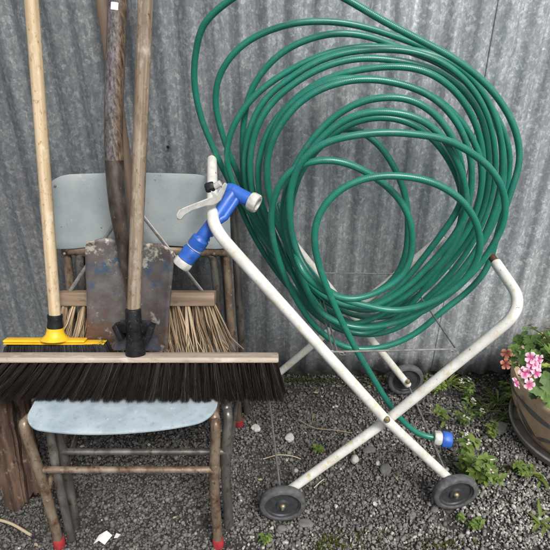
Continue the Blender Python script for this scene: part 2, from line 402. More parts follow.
# ================================================================== GROUND
def gz(x, y): return .006 * math.sin(3.1 * x + 1) * math.sin(2.7 * y) - .004
bm = bmesh.new()
xs = sorted(set([-40, -15, -6, -3] + [i * .06 - 2.1 for i in range(71)] + [3, 6, 15, 40]))
ys = sorted(set([-40, -12, -4, -1] + [i * .06 - .2 for i in range(36)] + [2.6, 4, 10, 40]))
V = [(x, y, gz(x, y) - .006 if abs(x) < 2.2 and -.3 < y < 2 else -.012) for y in ys for x in xs]
nx = len(xs)
F = [(j*nx+i, j*nx+i+1, (j+1)*nx+i+1, (j+1)*nx+i) for j in range(len(ys)-1) for i in range(nx-1)]
def ground_mat():
    m, nt, b = mat_base('gravelly_soil')
    v = coords(nt)
    vo = N(nt, 'ShaderNodeTexVoronoi', Scale=85.0); nt.links.new(v, vo.inputs['Vector'])
    s = N(nt, 'ShaderNodeSeparateColor'); nt.links.new(vo.outputs['Color'], s.inputs[0])
    c = ramp(nt, s.outputs[0], [(0, (.04, .037, .033)), (.7, (.085, .08, .073)), (1, (.15, .145, .135))])
    c = mix(nt, ramp(nt, vo.outputs['Distance'], [(.3, (0, 0, 0)), (.75, (1, 1, 1))]), c, (.028, .025, .022))
    c = mix(nt, 1., c, ramp(nt, noise(nt, v, 1.5, 6), [(.3, (.7, .7, .68)), (.7, (1.2, 1.2, 1.2))]), 'MULTIPLY')
    nt.links.new(c, b.inputs['Base Color']); b.inputs['Roughness'].default_value = .9
    bump(nt, b, math_(nt, 'SUBTRACT', 1, vo.outputs['Distance']), .9, .006)
    return m
g = link_mesh('ground', V, F, ground_mat(), sharp=None)
tag(g, kind='structure')

def gravel():
    bm = bmesh.new(); bmesh.ops.create_icosphere(bm, subdivisions=1, radius=1); bm.verts.index_update()
    bv = np.array([v.co[:] for v in bm.verts]); bf = np.array([[v.index for v in f.verts] for f in bm.faces]); bm.free()
    n1 = 90000
    X = np.concatenate([rng.uniform(-1.35, 1.6, n1), rng.uniform(-2.1, 2.1, 9000)])
    Y = np.concatenate([rng.uniform(.62, 1.735, n1), rng.uniform(.05, 1.7, 9000)])
    n = len(X)
    R = np.exp(rng.normal(math.log(.0043), .33, n)); R = np.clip(R, .0022, .0115)
    R[rng.random(n) < .008] *= 1.5
    Z = .006 * np.sin(3.1 * X + 1) * np.sin(2.7 * Y) - .004 + rng.uniform(-.006, .002, n) + R * .2
    # the strip under the wall is bare soil and weeds, so thinner there
    keep = ~((Y > 1.60) & (rng.random(n) < .55))
    pat = np.sin(X * 9.3 + 2 * np.sin(Y * 6.1)) * np.sin(Y * 11.7 + 1.6 * np.sin(X * 7.7)) + .4 * np.sin(X * 23 + Y * 31)
    keep &= ~((pat > .75) & (rng.random(n) < .62))
    X, Y, Z, R = X[keep], Y[keep], Z[keep], R[keep]; n = len(X)
    shapes = []
    for k in range(24):
        d = rng.normal(0, .20, bv.shape); s = rng.uniform(.62, 1.15, 3); s[2] *= .8
        shapes.append((bv * (1 + rng.normal(0, .12, (len(bv), 1))) + d * .45) * s)
    shapes = np.array(shapes)[rng.integers(0, 24, n)]
    q = rng.normal(size=(n, 4)); q[:, 1:3] *= .55; q /= np.linalg.norm(q, axis=1)[:, None]
    w, x, y, z = q.T
    Rm = np.stack([1-2*(y*y+z*z), 2*(x*y-z*w), 2*(x*z+y*w), 2*(x*y+z*w), 1-2*(x*x+z*z), 2*(y*z-x*w), 2*(x*z-y*w), 2*(y*z+x*w), 1-2*(x*x+y*y)], -1).reshape(n, 3, 3)
    Vv = np.einsum('nij,nkj->nki', Rm, shapes) * R[:, None, None] + np.stack([X, Y, Z], -1)[:, None, :]
    t = np.clip(rng.normal(.66, .13, n), 0, .92)
    t += .10 * np.sin(X * 4.1 + 1.3 * np.sin(Y * 7)) * np.sin(Y * 9 + X * 2)      # drifts of damp and dry stone
    t += np.clip((X + .1) * .16, -.10, .17) + np.clip((1.2 - Y) * .25, -.08, .08)
    t[rng.random(n) < .003] = 1.0
    t = np.clip(t, 0, 1)
    Ff = (bf[None] + (np.arange(n) * len(bv))[:, None, None]).reshape(-1, 3)
    o = raw_mesh('gravel', Vv.reshape(-1, 3), Ff, STONE, None, np.repeat(t, len(bv)), smooth=True)
    tag(o, 'dark grey crushed stone gravel spread over the yard', 'gravel', kind='stuff')
gravel()

# ================================================================== CORRUGATED WALL
WY, PIT, AMP = 1.70, .076, .0088
def sheet(mb, x0, x1, z0, z1, yoff, ph=0):
    nx = int((x1 - x0) / PIT * 14); nz = 26; V = []
    for j in range(nz + 1):
        z = z0 + (z1 - z0) * j / nz
        for i in range(nx + 1):
            x = x0 + (x1 - x0) * i / nx
            y = WY + yoff + AMP * math.sin(2 * PI * x / PIT + ph) + .0022 * math.sin(5.3 * x + 2.2 * z) + .0016 * math.sin(9.1 * z + 3 * x)
            zz = z
            if j == 0: zz += .0025 * math.sin(31 * x) + .003 * math.sin(7.7 * x) + .0012 * math.sin(83 * x)
            V.append((x, y, zz))
    F = [(j*(nx+1)+i, j*(nx+1)+i+1, (j+1)*(nx+1)+i+1, (j+1)*(nx+1)+i) for j in range(nz) for i in range(nx)]
    mb.add(V, F)
LAP = .622
wall = empty('corrugated_iron_wall', (0, WY, 0))
tag(wall, 'tall weathered galvanised corrugated iron wall behind everything', 'wall')
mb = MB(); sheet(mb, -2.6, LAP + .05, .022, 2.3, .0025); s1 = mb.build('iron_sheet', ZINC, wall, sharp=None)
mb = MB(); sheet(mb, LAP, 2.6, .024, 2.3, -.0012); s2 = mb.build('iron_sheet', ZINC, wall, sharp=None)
for s in (s1, s2):
    md = s.modifiers.new('t', 'SOLIDIFY'); md.thickness = .0014; md.offset = 1
SILL = pmat('dark_damp_timber', [(.3, (.02, .018, .015)), (.7, (.075, .068, .055))], 30, 7, .9, stretch=(.1, 1, 1), bmp=.6)
mb = MB(); mb.rbox((5.2, .05, .12), Matrix.Translation((0, WY + .048, .0)), .004); mb.build('bottom_rail', SILL, wall)
p = at(168, 147, WY - .0085); HOLE = pmat('nail_hole_black', [(.3, (.002, .002, .002)), (.7, (.006, .006, .006))], 30)
mb = MB(); mb.lathe([(.0001, -.001), (.0045, -.001), (.0052, .001), (.0001, .001)], frame(p, (1, 0, 0), (0, -1, .0)), 10)
mb.build('nail_hole', HOLE, wall)

# ================================================================== HOSE CART
TR = .0136
cart = empty('hose_cart', (.28, 1.35, 0))
tag(cart, 'white tubular folding hose cart on four small black wheels, paint chipped', 'hose cart')
def wheel_at(px, py, Y):
    c = at(px, py, Y); c.z = .0685; return c
FL, FR = on(282.5, 503.5, .065), on(455, 492, .065)
RR = on(404, 375, .066); RR.y = min(RR.y, 1.605)
RL = Vector((FL.x - .055, RR.y, .069))
# front legs
yA, yB = 1.072, 1.104
Afoot = FR + Vector((-.012, .028, .022)); Bfoot = FL + Vector((.006, .026, .01))
A = [Afoot, at(386, 420, yA), at(213, 228, yA + .012), at(212, 160, 1.50)]
tubeA = fillet(A, [.02, .055], 10)
mb = MB(); mb.tube(tubeA, [TR] * len(tubeA), 20)
e, d = tubeA[-1], (tubeA[-1] - tubeA[-2]).normalized()
mb.lathe([(TR, 0), (TR * .95, .004), (TR * .75, .009), (TR * .4, .012), (.0002, .013)], frame(e, (1, 0, 0), d), 20)
mb.build('leg_tube', WHITE_TUBE, cart)
B = [Bfoot, at(386, 421, yB), at(526, 307, yB - .01), at(496, 263, 1.25)]
tubeB = fillet(B, [.02, .07], 12)
mb = MB(); mb.tube(tubeB, TR, 20); mb.build('leg_tube', WHITE_TUBE, cart)
e, d = tubeB[-1], (tubeB[-1] - tubeB[-3]).normalized()
mb = MB(); mb.tube(lin(e - d * .01, e + d * .028, 4), TR * .72, 14); mb.build('tube_stub', RUST_END, cart)
# rear legs
yR = 1.60
A2 = [RR + Vector((.004, -.03, .0)), at(362, 334, yR - .03), at(318, 276, yR - .03), at(293, 245, yR - .03), at(268, 212, yR - .03)]
mb = MB(); mb.tube(lin(A2[0], A2[-1] + (A2[1] - A2[-1]) * 0, 8), TR * .95, 18); mb.build('leg_tube', WHITE_TUBE, cart)
B2 = [RL + Vector((.0, -.026, .0)), at(340, 327, yR), at(410, 268, yR), at(443, 236, yR), at(455, 212, yR)]
mb = MB(); mb.tube(lin(B2[0], B2[3], 8), TR * .95, 18); mb.build('leg_tube', WHITE_TUBE, cart)
# bolts
for px, py, Y, r in ((387, 420, yA - TR - .001, .0085), (408, 382, yR - .03 - TR, .0085)):
    mb = MB(); mb.lathe([(r, -.006), (r, .001), (r * .8, .004), (r * .55, .0045), (r * .5, .007), (.0002, .008)], frame(at(px, py, Y), (1, 0, 0), (0, -1, .1)), 14)
    mb.build('bolt', BRASS, cart)
# axles
for a, b in ((FL, RL), (FR, RR)):
    mb = MB(); mb.tube(lin(a + Vector((0, -.022, 0)), b + Vector((0, .022, 0)), 6), .0036, 8); mb.build('axle', WIRE, cart)
# wire cradle that carries the hose
mb = MB()
c1, c2 = at(334, 352, 1.092), at(456, 349, 1.092)
r1, r2 = at(318, 273, 1.57), at(405, 274, 1.57)
mb.tube(lin(c1 + Vector((-.03, 0, 0)), c2, 8), .0026, 8)
mb.tube(lin(r1, r2, 8), .0026, 8)
mb.tube(lin(c2, r2, 8), .0024, 8)
mb.tube(lin(at(337, 351, 1.094), at(320, 290, 1.57), 8), .0024, 8)
mb.tube(lin(at(333, 351, 1.096), at(316, 287, 1.57), 8), .0024, 8)
for c in (at(330, 351, 1.092), at(343, 352, 1.092), at(453, 350, 1.092)):   # twisted wire ends
    mb.tube([c + Vector((.008 * math.cos(k * .9) + .0012 * k - .006, -.003 + .0015 * k * .3, .005 * math.sin(k * .9) - .004)) for k in range(12)], .0016, 6)
mb.build('wire_cradle', WIRE, cart)
def make_wheel(c, yaw):
    M = frame(c, (math.cos(yaw), math.sin(yaw), 0), (math.sin(yaw), -math.cos(yaw), 0))
    R, w = .0685, .026
    mb = MB(); mb.lathe([(.0105, .010), (.018, .010), (.020, .004), (.045, .003), (.0475, .007), (.053, .008), (.053, -.008), (.0475, -.007), (.018, -.006), (.0105, -.01)], M, 48)
    wh = mb.build('wheel', HUBPL, cart)
    tread = lambda i, k: 1 + (.012 if (k % 2 == 0 and 3 <= i <= 7) else 0)
    mb = MB(); mb.lathe([(.0525, w*.42), (.054, w*.5), (.060, w*.5), (.0655, w*.42), (.0672, w*.28), (.0675, 0), (.0672, -w*.28), (.0655, -w*.42), (.060, -w*.5), (.054, -w*.5), (.0525, -w*.42), (.0515, 0), (.0525, w*.42)], M, 120, jitter=tread, caps=False)
    mb.build('tyre', RUBBER, wh, sharp=50)
    mb = MB(); mb.lathe([(.0085, .008), (.0085, .0125), (.0065, .0155), (.003, .0175), (.0002, .018)], M, 16); mb.build('axle_cap', BRASS, wh)
for c, yaw in ((FL, .04), (FR, .10), (RR, .05), (RL, .0)): make_wheel(c, yaw)

# ================================================================== GARDEN HOSE
LOOPS = [
 (1.175, 1.20, [(437,438),(420,434),(402,421),(384,398),(370,374),(356,349),(341,317),(328,285),(320,260),(317,236),(322,215),(335,197),(352,185),(375,178),(400,177),(425,180),(448,189),(467,204),(480,226),(482,250),(470,275),(447,295),(420,307),(392,312),(365,308),(335,300),(308,278)]),
 (1.235, 1.245,[(293,248),(288,222),(290,192),(303,163),(327,146),(356,138),(390,134),(420,135),(447,139),(470,151),(488,166),(500,187),(503,213),(494,240),(475,270),(448,297),(420,316),(392,327),(363,331),(335,324),(312,305)]),
 (1.268, 1.27, [(288,240),(285,212),(291,180),(311,145),(336,121),(362,110),(390,109),(418,115),(440,130),(456,153),(467,185),(466,217),(450,243),(427,268),(401,292),(373,307),(345,306),(312,286)]),
 (1.295, 1.295,[(287,238),(284,205),(290,174),(305,145),(325,122),(350,106),(375,100),(405,101),(430,112),(450,132),(463,160),(466,192),(459,210),(441,233),(411,269),(390,290),(364,303),(335,302),(305,275)]),
 (1.32, 1.32,  [(291,238),(290,202),(300,168),(320,142),(342,124),(367,115),(393,115),(415,122),(434,136),(452,160),(463,190),(462,222),(447,256),(422,284),(397,302),(367,312),(336,303),(308,276)]),
 (1.345, 1.345,[(294,245),(288,215),(291,185),(305,152),(325,134),(343,129),(360,134),(380,149),(397,173),(408,199),(411,228),(408,255),(396,277),(375,291),(350,297),(325,287),(302,262)]),
 (1.37, 1.37,  [(284,237),(273,205),(269,175),(274,143),(290,115),(311,96),(338,85),(365,82),(395,86),(425,97),(446,113),(462,135),(472,165),(471,200),(460,235),(440,268),(415,300),(390,322),(362,333),(332,323),(302,288)]),
 (1.39, 1.39,  [(278,228),(266,192),(264,160),(274,128),(292,105),(315,89),(340,79),(365,77),(395,80),(425,89),(449,106),(467,130),(478,160),(477,197),(465,232),(442,266),(414,294),(388,315),(362,326),(335,322),(306,296)]),
 (1.41, 1.41,  [(274,228),(261,192),(259,157),(269,124),(287,101),(310,83),(335,73),(365,68),(395,67),(425,72),(452,88),(473,115),(484,150),(482,190),(468,226),(443,257),(414,283),(386,301),(360,307),(333,297),(306,270)]),
 (1.43, 1.43,  [(269,228),(255,193),(253,158),(261,126),(277,102),(300,83),(325,69),(355,61),(385,61),(415,65),(441,73),(465,90),(483,116),(491,150),(490,190),(476,229),(452,262),(424,291),(393,312),(362,320),(332,309),(300,277)]),
 (1.45, 1.45,  [(263,225),(249,190),(247,153),(254,122),(269,96),(292,77),(317,62),(345,54),(375,52),(405,54),(435,63),(463,82),(484,109),(496,145),(497,180),(487,217),(467,252),(440,283),(407,310),(370,324),(335,316),(300,288)]),
 (1.47, 1.47,  [(258,230),(238,195),(229,165),(231,140),(241,115),(260,90),(286,70),(312,56),(338,48),(362,46),(386,48),(411,52),(437,59),(466,75),(488,100),(502,132),(505,167),(498,203),(481,240),(457,271),(427,296),(395,311),(365,315),(330,304),(290,270)]),
 (1.49, 1.49,  [(257,238),(243,198),(240,150),(246,105),(261,76),(285,52),(315,37),(345,31),(375,35),(405,47),(437,60),(468,84),(490,115),(501,155),(500,195),(488,235),(464,273),(434,303),(398,323),(360,329),(325,316),(285,278)]),
 (1.51, 1.51,  [(257,226),(238,180),(222,142),(214,110),(216,90),(222,75),(238,54),(262,37),(300,24),(345,23),(388,33),(433,50),(456,66),(477,88),(495,115),(508,147),(509,178),(501,212),(484,248),(459,282),(429,311),(396,332),(363,337),(325,325),(285,286)]),
 (1.52, 1.33,  [(257,236),(234,188),(215,152),(198,114),(191,78),(194,48),(203,24),(232,1),(266,-16),(305,-18),(345,-1),(385,22),(428,44),(456,59),(482,80),(500,102),(513,128),(518,158),(511,188),(500,228)]),
 (1.30, 1.20,  [(484,266),(463,291),(444,307),(421,329),(398,343),(372,350),(352,350),(333,343),(312,326),(289,292),(275,259),(269,234),(269,210),(275,191),(286,173),(302,162),(325,157),(347,160),(369,171),(387,186),(403,207),(410,236),(406,267),(394,284),(373,296),(353,301),(335,296),(318,284),(304,268)]),
 (1.24, 1.46, [(293,250),(284,230),(277,205)]),
]
pts = []
for y0, y1, L in LOOPS:
    n = len(L)
    q = len(pts) * 1.7
    for i, (x, y) in enumerate(L): pts.append(at(x + 3.0 * math.sin(i * .55 + q), y + 3.0 * math.sin(i * .43 + 1.3 * q), y0 + (y1 - y0) * i / (n - 1) + .008 * math.sin(i * .6 + q)))
path = even(catmull(pts, 7), .007, .022)
hose = empty('garden_hose', on(360, 340, .5))
tag(hose, 'long green braided garden hose coiled in many loops on the cart', 'garden hose')
mb = MB(); mb.tube(path, .0084, 16); mb.build('hose_tube', HOSE, hose, sharp=None)
e, d = path[0], (path[0] - path[4]).normalized()
Mc = frame(e - d * .004, (0, 0, 1), d)
mb = MB(); mb.lathe([(.0112, -.006), (.019, -.006), (.0205, -.003), (.0205, .012), (.019, .016), (.016, .019)], Mc, 28, jitter=lambda i, k: 1 + (.05 if k % 4 < 2 and 1 < i < 4 else 0)); mb.build('hose_nut', GREY_PL, hose)
mb = MB(); mb.lathe([(.0145, .0165), (.0215, .0175), (.023, .021), (.0235, .030), (.023, .042), (.0215, .0455), (.017, .046), (.0155, .040), (.0002, .039)], Mc, 28, jitter=lambda i, k: 1 + (.035 if k % 4 < 2 and 1 < i < 5 else 0)); mb.build('hose_connector', BLUE_PL, hose)

# ================================================================== SPRAY GUN
gun = empty('spray_gun', at(215, 215, 1.14))
tag(gun, 'blue and off-white trigger spray gun hooked over the cart handle', 'spray gun')
hd, jn, hl, hb = at(253, 202, 1.185), at(226, 188, 1.215), at(212, 224, 1.145), at(196, 246, 1.13)
mb = MB()
mb.tube(lin(jn, hd, 8), [.0125, .0165, .0175, .0175, .017, .017, .017, .0165, .016], 22)
hp = catmull([jn.lerp(hd, .30), at(226, 203, 1.185), hl, at(203, 236, 1.132), hb], 7)
mb.tube(hp, [.0165 - .0015 * math.sin(i / len(hp) * 3.1) + (.005 if i > len(hp) - 7 else 0) for i in range(len(hp))], 22)
for k in range(5):    # small finger notches down the inside of the grip
    q = hp[9 + 3 * k]; dd = (hp[10 + 3 * k] - hp[8 + 3 * k]).normalized()
    sdv = dd.cross(Vector((0, -1, 0))).normalized(); sdv = sdv if sdv.x > 0 else -sdv
    mb.rbox((.007, .014, .006), frame(q + sdv * .0145, sdv, dd), .002)
mb.tube([hd.lerp(jn, .5), hl + (hd - hl) * .30, hl + (hd - hl) * .12], [.010, .009, .011], 14)
mb.build('gun_body', BLUE_PL, gun)
d = (hd - jn).normalized(); Mh = frame(hd, (0, 0, 1), d)
mb = MB(); mb.lathe([(.016, -.008), (.0205, -.008), (.0215, -.004), (.0215, .010), (.020, .013), (.014, .0135), (.012, .008), (.0002, .007)], Mh, 40, jitter=lambda i, k: 1 + (.04 if k % 4 < 2 and 1 < i < 4 else 0)); mb.build('nozzle_cap', GREY_PL, gun)
d = (at(183, 263, 1.115) - hb).normalized(); Mk = frame(hb, (0, 1, 0), d)
mb = MB(); mb.lathe([(.0125, -.003), (.019, -.001), (.0195, .008), (.0125, .0105)], Mk, 24); mb.build('collar', GREY_PL, gun)
mb = MB(); mb.lathe([(.013, .008), (.0205, .0095), (.0215, .013), (.0205, .026), (.0195, .036), (.0205, .040), (.016, .042)], Mk, 28, jitter=lambda i, k: 1 + (.05 if k % 7 == 0 and i in (2, 3, 4) else 0)); mb.build('connector', BLUE_PL, gun)
mb = MB(); mb.lathe([(.016, .041), (.0205, .042), (.0215, .045), (.0215, .056), (.020, .060), (.013, .061), (.011, .054), (.0002, .053)], Mk, 36, jitter=lambda i, k: 1 + (.045 if k % 4 < 2 and 1 < i < 4 else 0)); mb.build('nut', GREY_PL, gun)
mb = MB()
outl = [(500,112),(528,130),(508,190),(470,275),(440,302),(400,325),(330,330),(200,375),(130,420),(112,450),(85,460),(62,445),(58,410),(85,365),(150,335),(330,265),(392,245),(372,188),(395,198),(430,226),(470,160)]
q = [(170 + a_ / 9.17, 170 + b_ / 9.17) for a_, b_ in outl]
n = len(q); V = [at(a_, b_, 1.085 + (a_ - 177) * .0016 + o_) for o_ in (-.005, .006) for a_, b_ in q]
mb.add(V, [tuple(range(n)), tuple(range(2*n - 1, n - 1, -1))] + [(i_, i_ + n, (i_ + 1) % n + n, (i_ + 1) % n) for i_ in range(n)])
mb.tube(lin(at(214, 187, 1.15), at(221, 183, 1.15), 3), .0075, 14)
tg = mb.build('trigger', GREY_PL, gun)
md = tg.modifiers.new('b', 'BEVEL'); md.width = .0022; md.segments = 3; md.angle_limit = math.radians(50)
mb = MB(); mb.lathe([(.006, 0), (.0095, .0), (.0105, .005), (.0105, .016), (.008, .020), (.0002, .0205)], frame(at(214, 186, 1.15), (0, 0, 1), Vector((-1, -.1, -.25))), 12, jitter=lambda i, k: 1 + .08 * (k % 2)); mb.build('knob', BLACK_PL, gun)

# ================================================================== CHAIRS
def grid_plate(name, xs, lo, hi, fn, nz, mat, parent, thick, bev=.002):
    V = []; n = len(xs)
    for i, x in enumerate(xs):
        for j in range(nz + 1):
            V.append(fn(x, lo(x) + (hi(x) - lo(x)) * j / nz, j / nz))
    F = [(i*(nz+1)+j, (i+1)*(nz+1)+j, (i+1)*(nz+1)+j+1, i*(nz+1)+j+1) for i in range(n-1) for j in range(nz)]
    o = link_mesh(name, V, F, mat, parent, sharp=None)
    m = o.modifiers.new('t', 'SOLIDIFY'); m.thickness = thick; m.offset = -1
    m = o.modifiers.new('b', 'BEVEL'); m.width = bev; m.segments = 2; m.limit_method = 'ANGLE'; m.angle_limit = math.radians(50)
    return o
def corner(x, hw, r):     # how far a rounded corner pulls the edge in at x
    d = abs(x) - (hw - r)
    return 0 if d <= 0 else r - math.sqrt(max(r * r - d * d, 0))
def span(hw, r, n=30, m=10):
    a = [-hw + r * (1 - math.cos(PI / 2 * i / m)) for i in range(m)]
    return a + [(-hw + r) + (2 * hw - 2 * r) * i / n for i in range(n + 1)] + [-v for v in a[::-1]]
def make_chair(label, cx, fy, by, sz, dark, dz=0., caps=True, hw=.226, bw=.27):
    tubeM = CHAIR_TUBE2 if dark else CHAIR_TUBE
    ch = empty('school_chair', (cx, (fy + by) / 2, 0)); tag(ch, label, 'chair', 'school chairs nested in a stack')
    seat_hw = .238
    def sf(x, y, t):
        z = sz - .016 * (1 - (abs(x) / seat_hw) ** 2) * (.3 + .7 * math.sin(PI * min(max((y - fy) / (by - fy), 0), 1)))
        dfr = y - (fy - .03)
        if dfr < .035: z -= .02 * ((.035 - dfr) / .035) ** 2
        return Vector((cx + x, y, z))
    lo = lambda x: fy - .002 + .030 * (abs(x) / seat_hw) ** 2.2 + (.014 * x / seat_hw) + corner(x, seat_hw, .05)
    hi = lambda x: by - .06 - corner(x, seat_hw, .04)
    if not dark:
        grid_plate('seat', span(seat_hw, .05), lo, hi, sf, 24, CHAIR_SEAT, ch, .006)
    else:
        grid_plate('seat', span(seat_hw - .006, .05), lambda x: lo(x) + .05, lambda x: by - .22 - corner(x, seat_hw, .04), lambda x, y, t: sf(x, y, t) - Vector((0, 0, .0)), 10, CHAIR_BACK, ch, .005)
    for s in (-1, 1):
        fx = cx + s * hw
        ox = -.022 if (s == -1 and not dark) else 0
        L = [Vector((fx, fy, -.003)), Vector((fx - s * .002 + ox * .6, fy + .03, .22)), Vector((fx + s * .008 + ox, fy + .055, sz - .06)), Vector((fx + s * .006 + ox, fy + .075, sz - .040)),
             Vector((fx, fy + .12, sz - .030)), Vector((fx, by - .08, sz - .030))]
        pth = catmull(L, 8)
        mb = MB(); mb.tube(pth, .0138, 16); lg = mb.build('leg', tubeM, ch)
        if not dark and s == -1:      # second tube welded behind the left front leg
            mb = MB(); mb.tube(catmull([Vector((fx + .032, fy + .012, .01)), Vector((fx + .024, fy + .045, .22)), Vector((fx + .022, fy + .085, sz - .02))], 8), .0118, 14); mb.build('leg_brace', CHAIR_TUBE2, ch)
        if caps:
            mb = MB(); mb.tube([L[0] + Vector((0, -.0006, -.002)), L[0] + Vector((0, 0, .004)), L[0] + Vector((0, .003, .024)), L[0] + Vector((0, .0036, .028))], [.0145, .0165, .0162, .0152], 18); mb.build('foot_cap', RED_CAP, lg)
        bx = cx + s * (hw + .022)
        Bk = [Vector((bx + s * .012, by, -.003)), Vector((bx, by - .012, sz - .02)), Vector((bx - s * .006, by + .020, .62 + dz)), Vector((bx - s * .014, by + .052, .87 + dz))]
        pth = catmull(Bk, 8)
        mb = MB(); mb.tube(pth, .0128, 16); lg = mb.build('leg', tubeM, ch)
        if caps:
            mb = MB(); mb.tube([Bk[0] + Vector((0, 0, -.002)), Bk[0] + Vector((0, 0, .004)), Bk[0] + Vector((0, -.001, .028))], [.0135, .0155, .015], 16); mb.build('foot_cap', RED_CAP, lg)
        mb = MB(); mb.tube(lin((fx, fy + .028, .21), (bx, by - .006, .21), 4), .0085, 12); mb.build('side_stretcher', tubeM, ch)
        # inner upright of the nested back frame
        mb = MB(); mb.tube(catmull([Vector((bx - s * .04, by + .004, sz - .02)), Vector((bx - s * .042, by + .012, .6 + dz)), Vector((bx - s * .05, by + .02, .672 + dz)), Vector((bx - s * .075, by + .02, .685 + dz))], 6), .0125, 12)
        mb.build('back_stay', CHAIR_TUBE2, ch)
    zz = .272 if not dark else .272
    mb = MB(); mb.tube(lin((cx - hw, fy + .033, zz), (cx + hw, fy + .033, zz), 10), .0095, 14); mb.build('front_stretcher', tubeM, ch)
    mb = MB(); mb.tube(lin((cx - hw - .02, by + .014, .694 + dz), (cx + hw + .02, by + .014, .690 + dz), 10), .0145, 12, flat=.6); mb.build('back_rail', CHAIR_TUBE, ch)
    zl, zh = .702 + dz, .922 + dz
    def bf(x, z, t): return Vector((cx - .012 + x, by - .012 + .035 * (z - zl) / .22 + .028 * (1 - (x / bw) ** 2), z + .010 * (1 - (x / bw) ** 2) * (1 - t)))
    o = grid_plate('backrest', span(bw, .095), lambda x: zl + .25 * corner(x, bw, .09), lambda x: zh - corner(x, bw, .095), bf, 10, CHAIR_BACK, ch, .006)
    for sx in (-.22, .22):
        for q, (r, zz_) in enumerate(((.0045, zl - .010), (.0035, zh - .03))):
            mb = MB(); mb.lathe([(r, -.001), (r, .001), (r * .65, .003), (.0002, .0034)], frame(bf(sx, zz_, 0 if q == 0 else .9) + Vector((0, -.004 + .003 * q, 0)), (1, 0, 0), (0, -1, .1)), 10)
            mb.build('rivet', WIRE, ch)
    return ch
make_chair('upper school chair with pale blue seat carrying brooms and shovel', -.3875, .973, 1.44, .45, False)
make_chair('lower school chair, grey worn legs showing just behind the upper one', -.362, 1.035, 1.500, .425, True, -.022, False, bw=.235)

# ================================================================== TOOLS
SEATZ = .452
def handle_line(p0, p1, ymax=WY - .028):
    """straight handle from p0 through p1, carried on until it leans on the iron"""
    d = (p1 - p0); k = (ymax - p0.y) / d.y
    return p0, p0 + d * min(k, 2.6)
def add_handle(parent, p0, p1, r0, r1, mat, name='handle', n=24):
    a, b = handle_line(p0, p1)
    P = lin(a, b, n); L = (b - a).length
    # built along local Z so the wood grain follows the stick
    o = bpy.data.objects.new(name, bpy.data.meshes.new(name)); COL.objects.link(o)
    mb = MB(); mb.tube([Vector((0, 0, L * i / n)) for i in range(n + 1)] + [Vector((0, 0, L + .006))], [r0 + (r1 - r0) * i / n for i in range(n + 1)] + [r1 * .6], 20)
    o.data.from_pydata([tuple(v) for v in mb.v], [], mb.f); o.data.materials.append(mat); finish(o.data, 40)
    M = frame(a, (1, 0, 0), b - a); o.parent = parent; ORG[o.name] = a
    M.translation = a - Vector(ORG[parent.name]); o.matrix_local = M
    return a, b

# --- wide push broom
wb = empty('push_broom', at(133, 396, 1.08))
tag(wb, 'wide push broom with long pale block and dark brown bristles in front', 'broom')
tl = math.radians(20)
U_ = Vector((0, math.sin(tl), math.cos(tl))); Fv = Vector((0, -math.cos(tl), math.sin(tl))); Xv = Vector((1, 0, .002))
E0 = at(133, 363.5, 1.112)                                  # lower front edge, middle
bl, bd, bh = .742, .052, .0145
O = E0 - Fv * (bd / 2) + U_ * (bh / 2) + Vector((-.0, 0, 0))
Mb = frame(O, (1, 0, 0), U_)
xoff = .004
mb = MB(); mb.rbox((bl, bd, bh), Mb, .005, 3, center=(xoff, 0, 0)); mb.build('block', BLOCK_WOOD, wb)
def tufts(O, X, F, U, length, depth, ntx, nty, per, blen, rad, splay, spread, sag, xoff=0, base_off=0, fan=.0, jit=.01, rt=.0038, shift=0, most=9):
    P, T = [], []
    for i in range(ntx):
        for j in range(nty):
            x = -length / 2 + length * (i + .5) / ntx + (.36 * length / ntx) * (-1 if j % 2 else 1) * (.0 if j == nty - 1 else 1)
            f = -depth / 2 + depth * (j + .5) / nty
            s = x / (length / 2)
            lean = min(splay * (s + shift), most) + .10 * math.sin(i * 2.3 + j) * fan
            tv = random.uniform(.35, .75)
            for k in range(per):
                a, rr = random.uniform(0, 2 * PI), math.sqrt(random.random()) * rt
                bx, bf = x + rr * math.cos(a), f + rr * math.sin(a)
                sx, sf = spread * math.cos(a) * rr / rt, spread * math.sin(a) * rr / rt
                ln = blen * random.uniform(.95, 1.015)
                row = []
                for q in range(4):
                    t = q / 3
                    px = bx + ln * (lean * t * (.85 + .15 * t) + random.gauss(0, jit) * t) + sx * t
                    pf = bf + sf * t + (f / depth) * .018 * t + random.gauss(0, jit * .5) * t * ln
                    row.append(O + X * (px + xoff) + F * pf - U * (base_off + ln * t * (1 - .08 * abs(lean))))
                P.append([tuple(v) for v in row]); T.append(min(1, max(0, .55 + (tv - .55) * .5 + random.gauss(0, .22))))
    return np.array(P), np.array(T)
P, T = tufts(O, Vector((1, 0, 0)), Fv, U_, bl - .016, bd - .004, 30, 5, 300, .106, .0007, .74, .0068, 0, xoff, bh / 2 - .002, .28, .022, .0056, -.42, .20)
P[:, :, 2] = np.maximum(P[:, :, 2], SEATZ + .001)
strands('bristles', P, np.full(len(P), .00050), BLACK_BR, wb, T)
h0, h1 = at(133, 325, 1.172), at(145.5, 0, 1.43)
add_handle(wb, h0, h1, .0172, .0185, GREY_WOOD)
hdv = (h1 - h0).normalized()
mb = MB()
sk = at(133, 309, 1.177); s0 = O + U_ * (bh / 2 - .002) + Vector((0, .004, 0))
ln_ = (sk - s0).length; dS = (sk - s0).normalized(); Ms = frame(s0, (1, 0, 0), dS)
mb.lathe([(.026, 0), (.0255, .012), (.0225, .03), (.0205, ln_ * .45), (.0205, ln_ * .60), (.0212, ln_ * .62), (.0205, ln_ * .66), (.0202, ln_ * .98), (.0188, ln_)], Ms, 26)
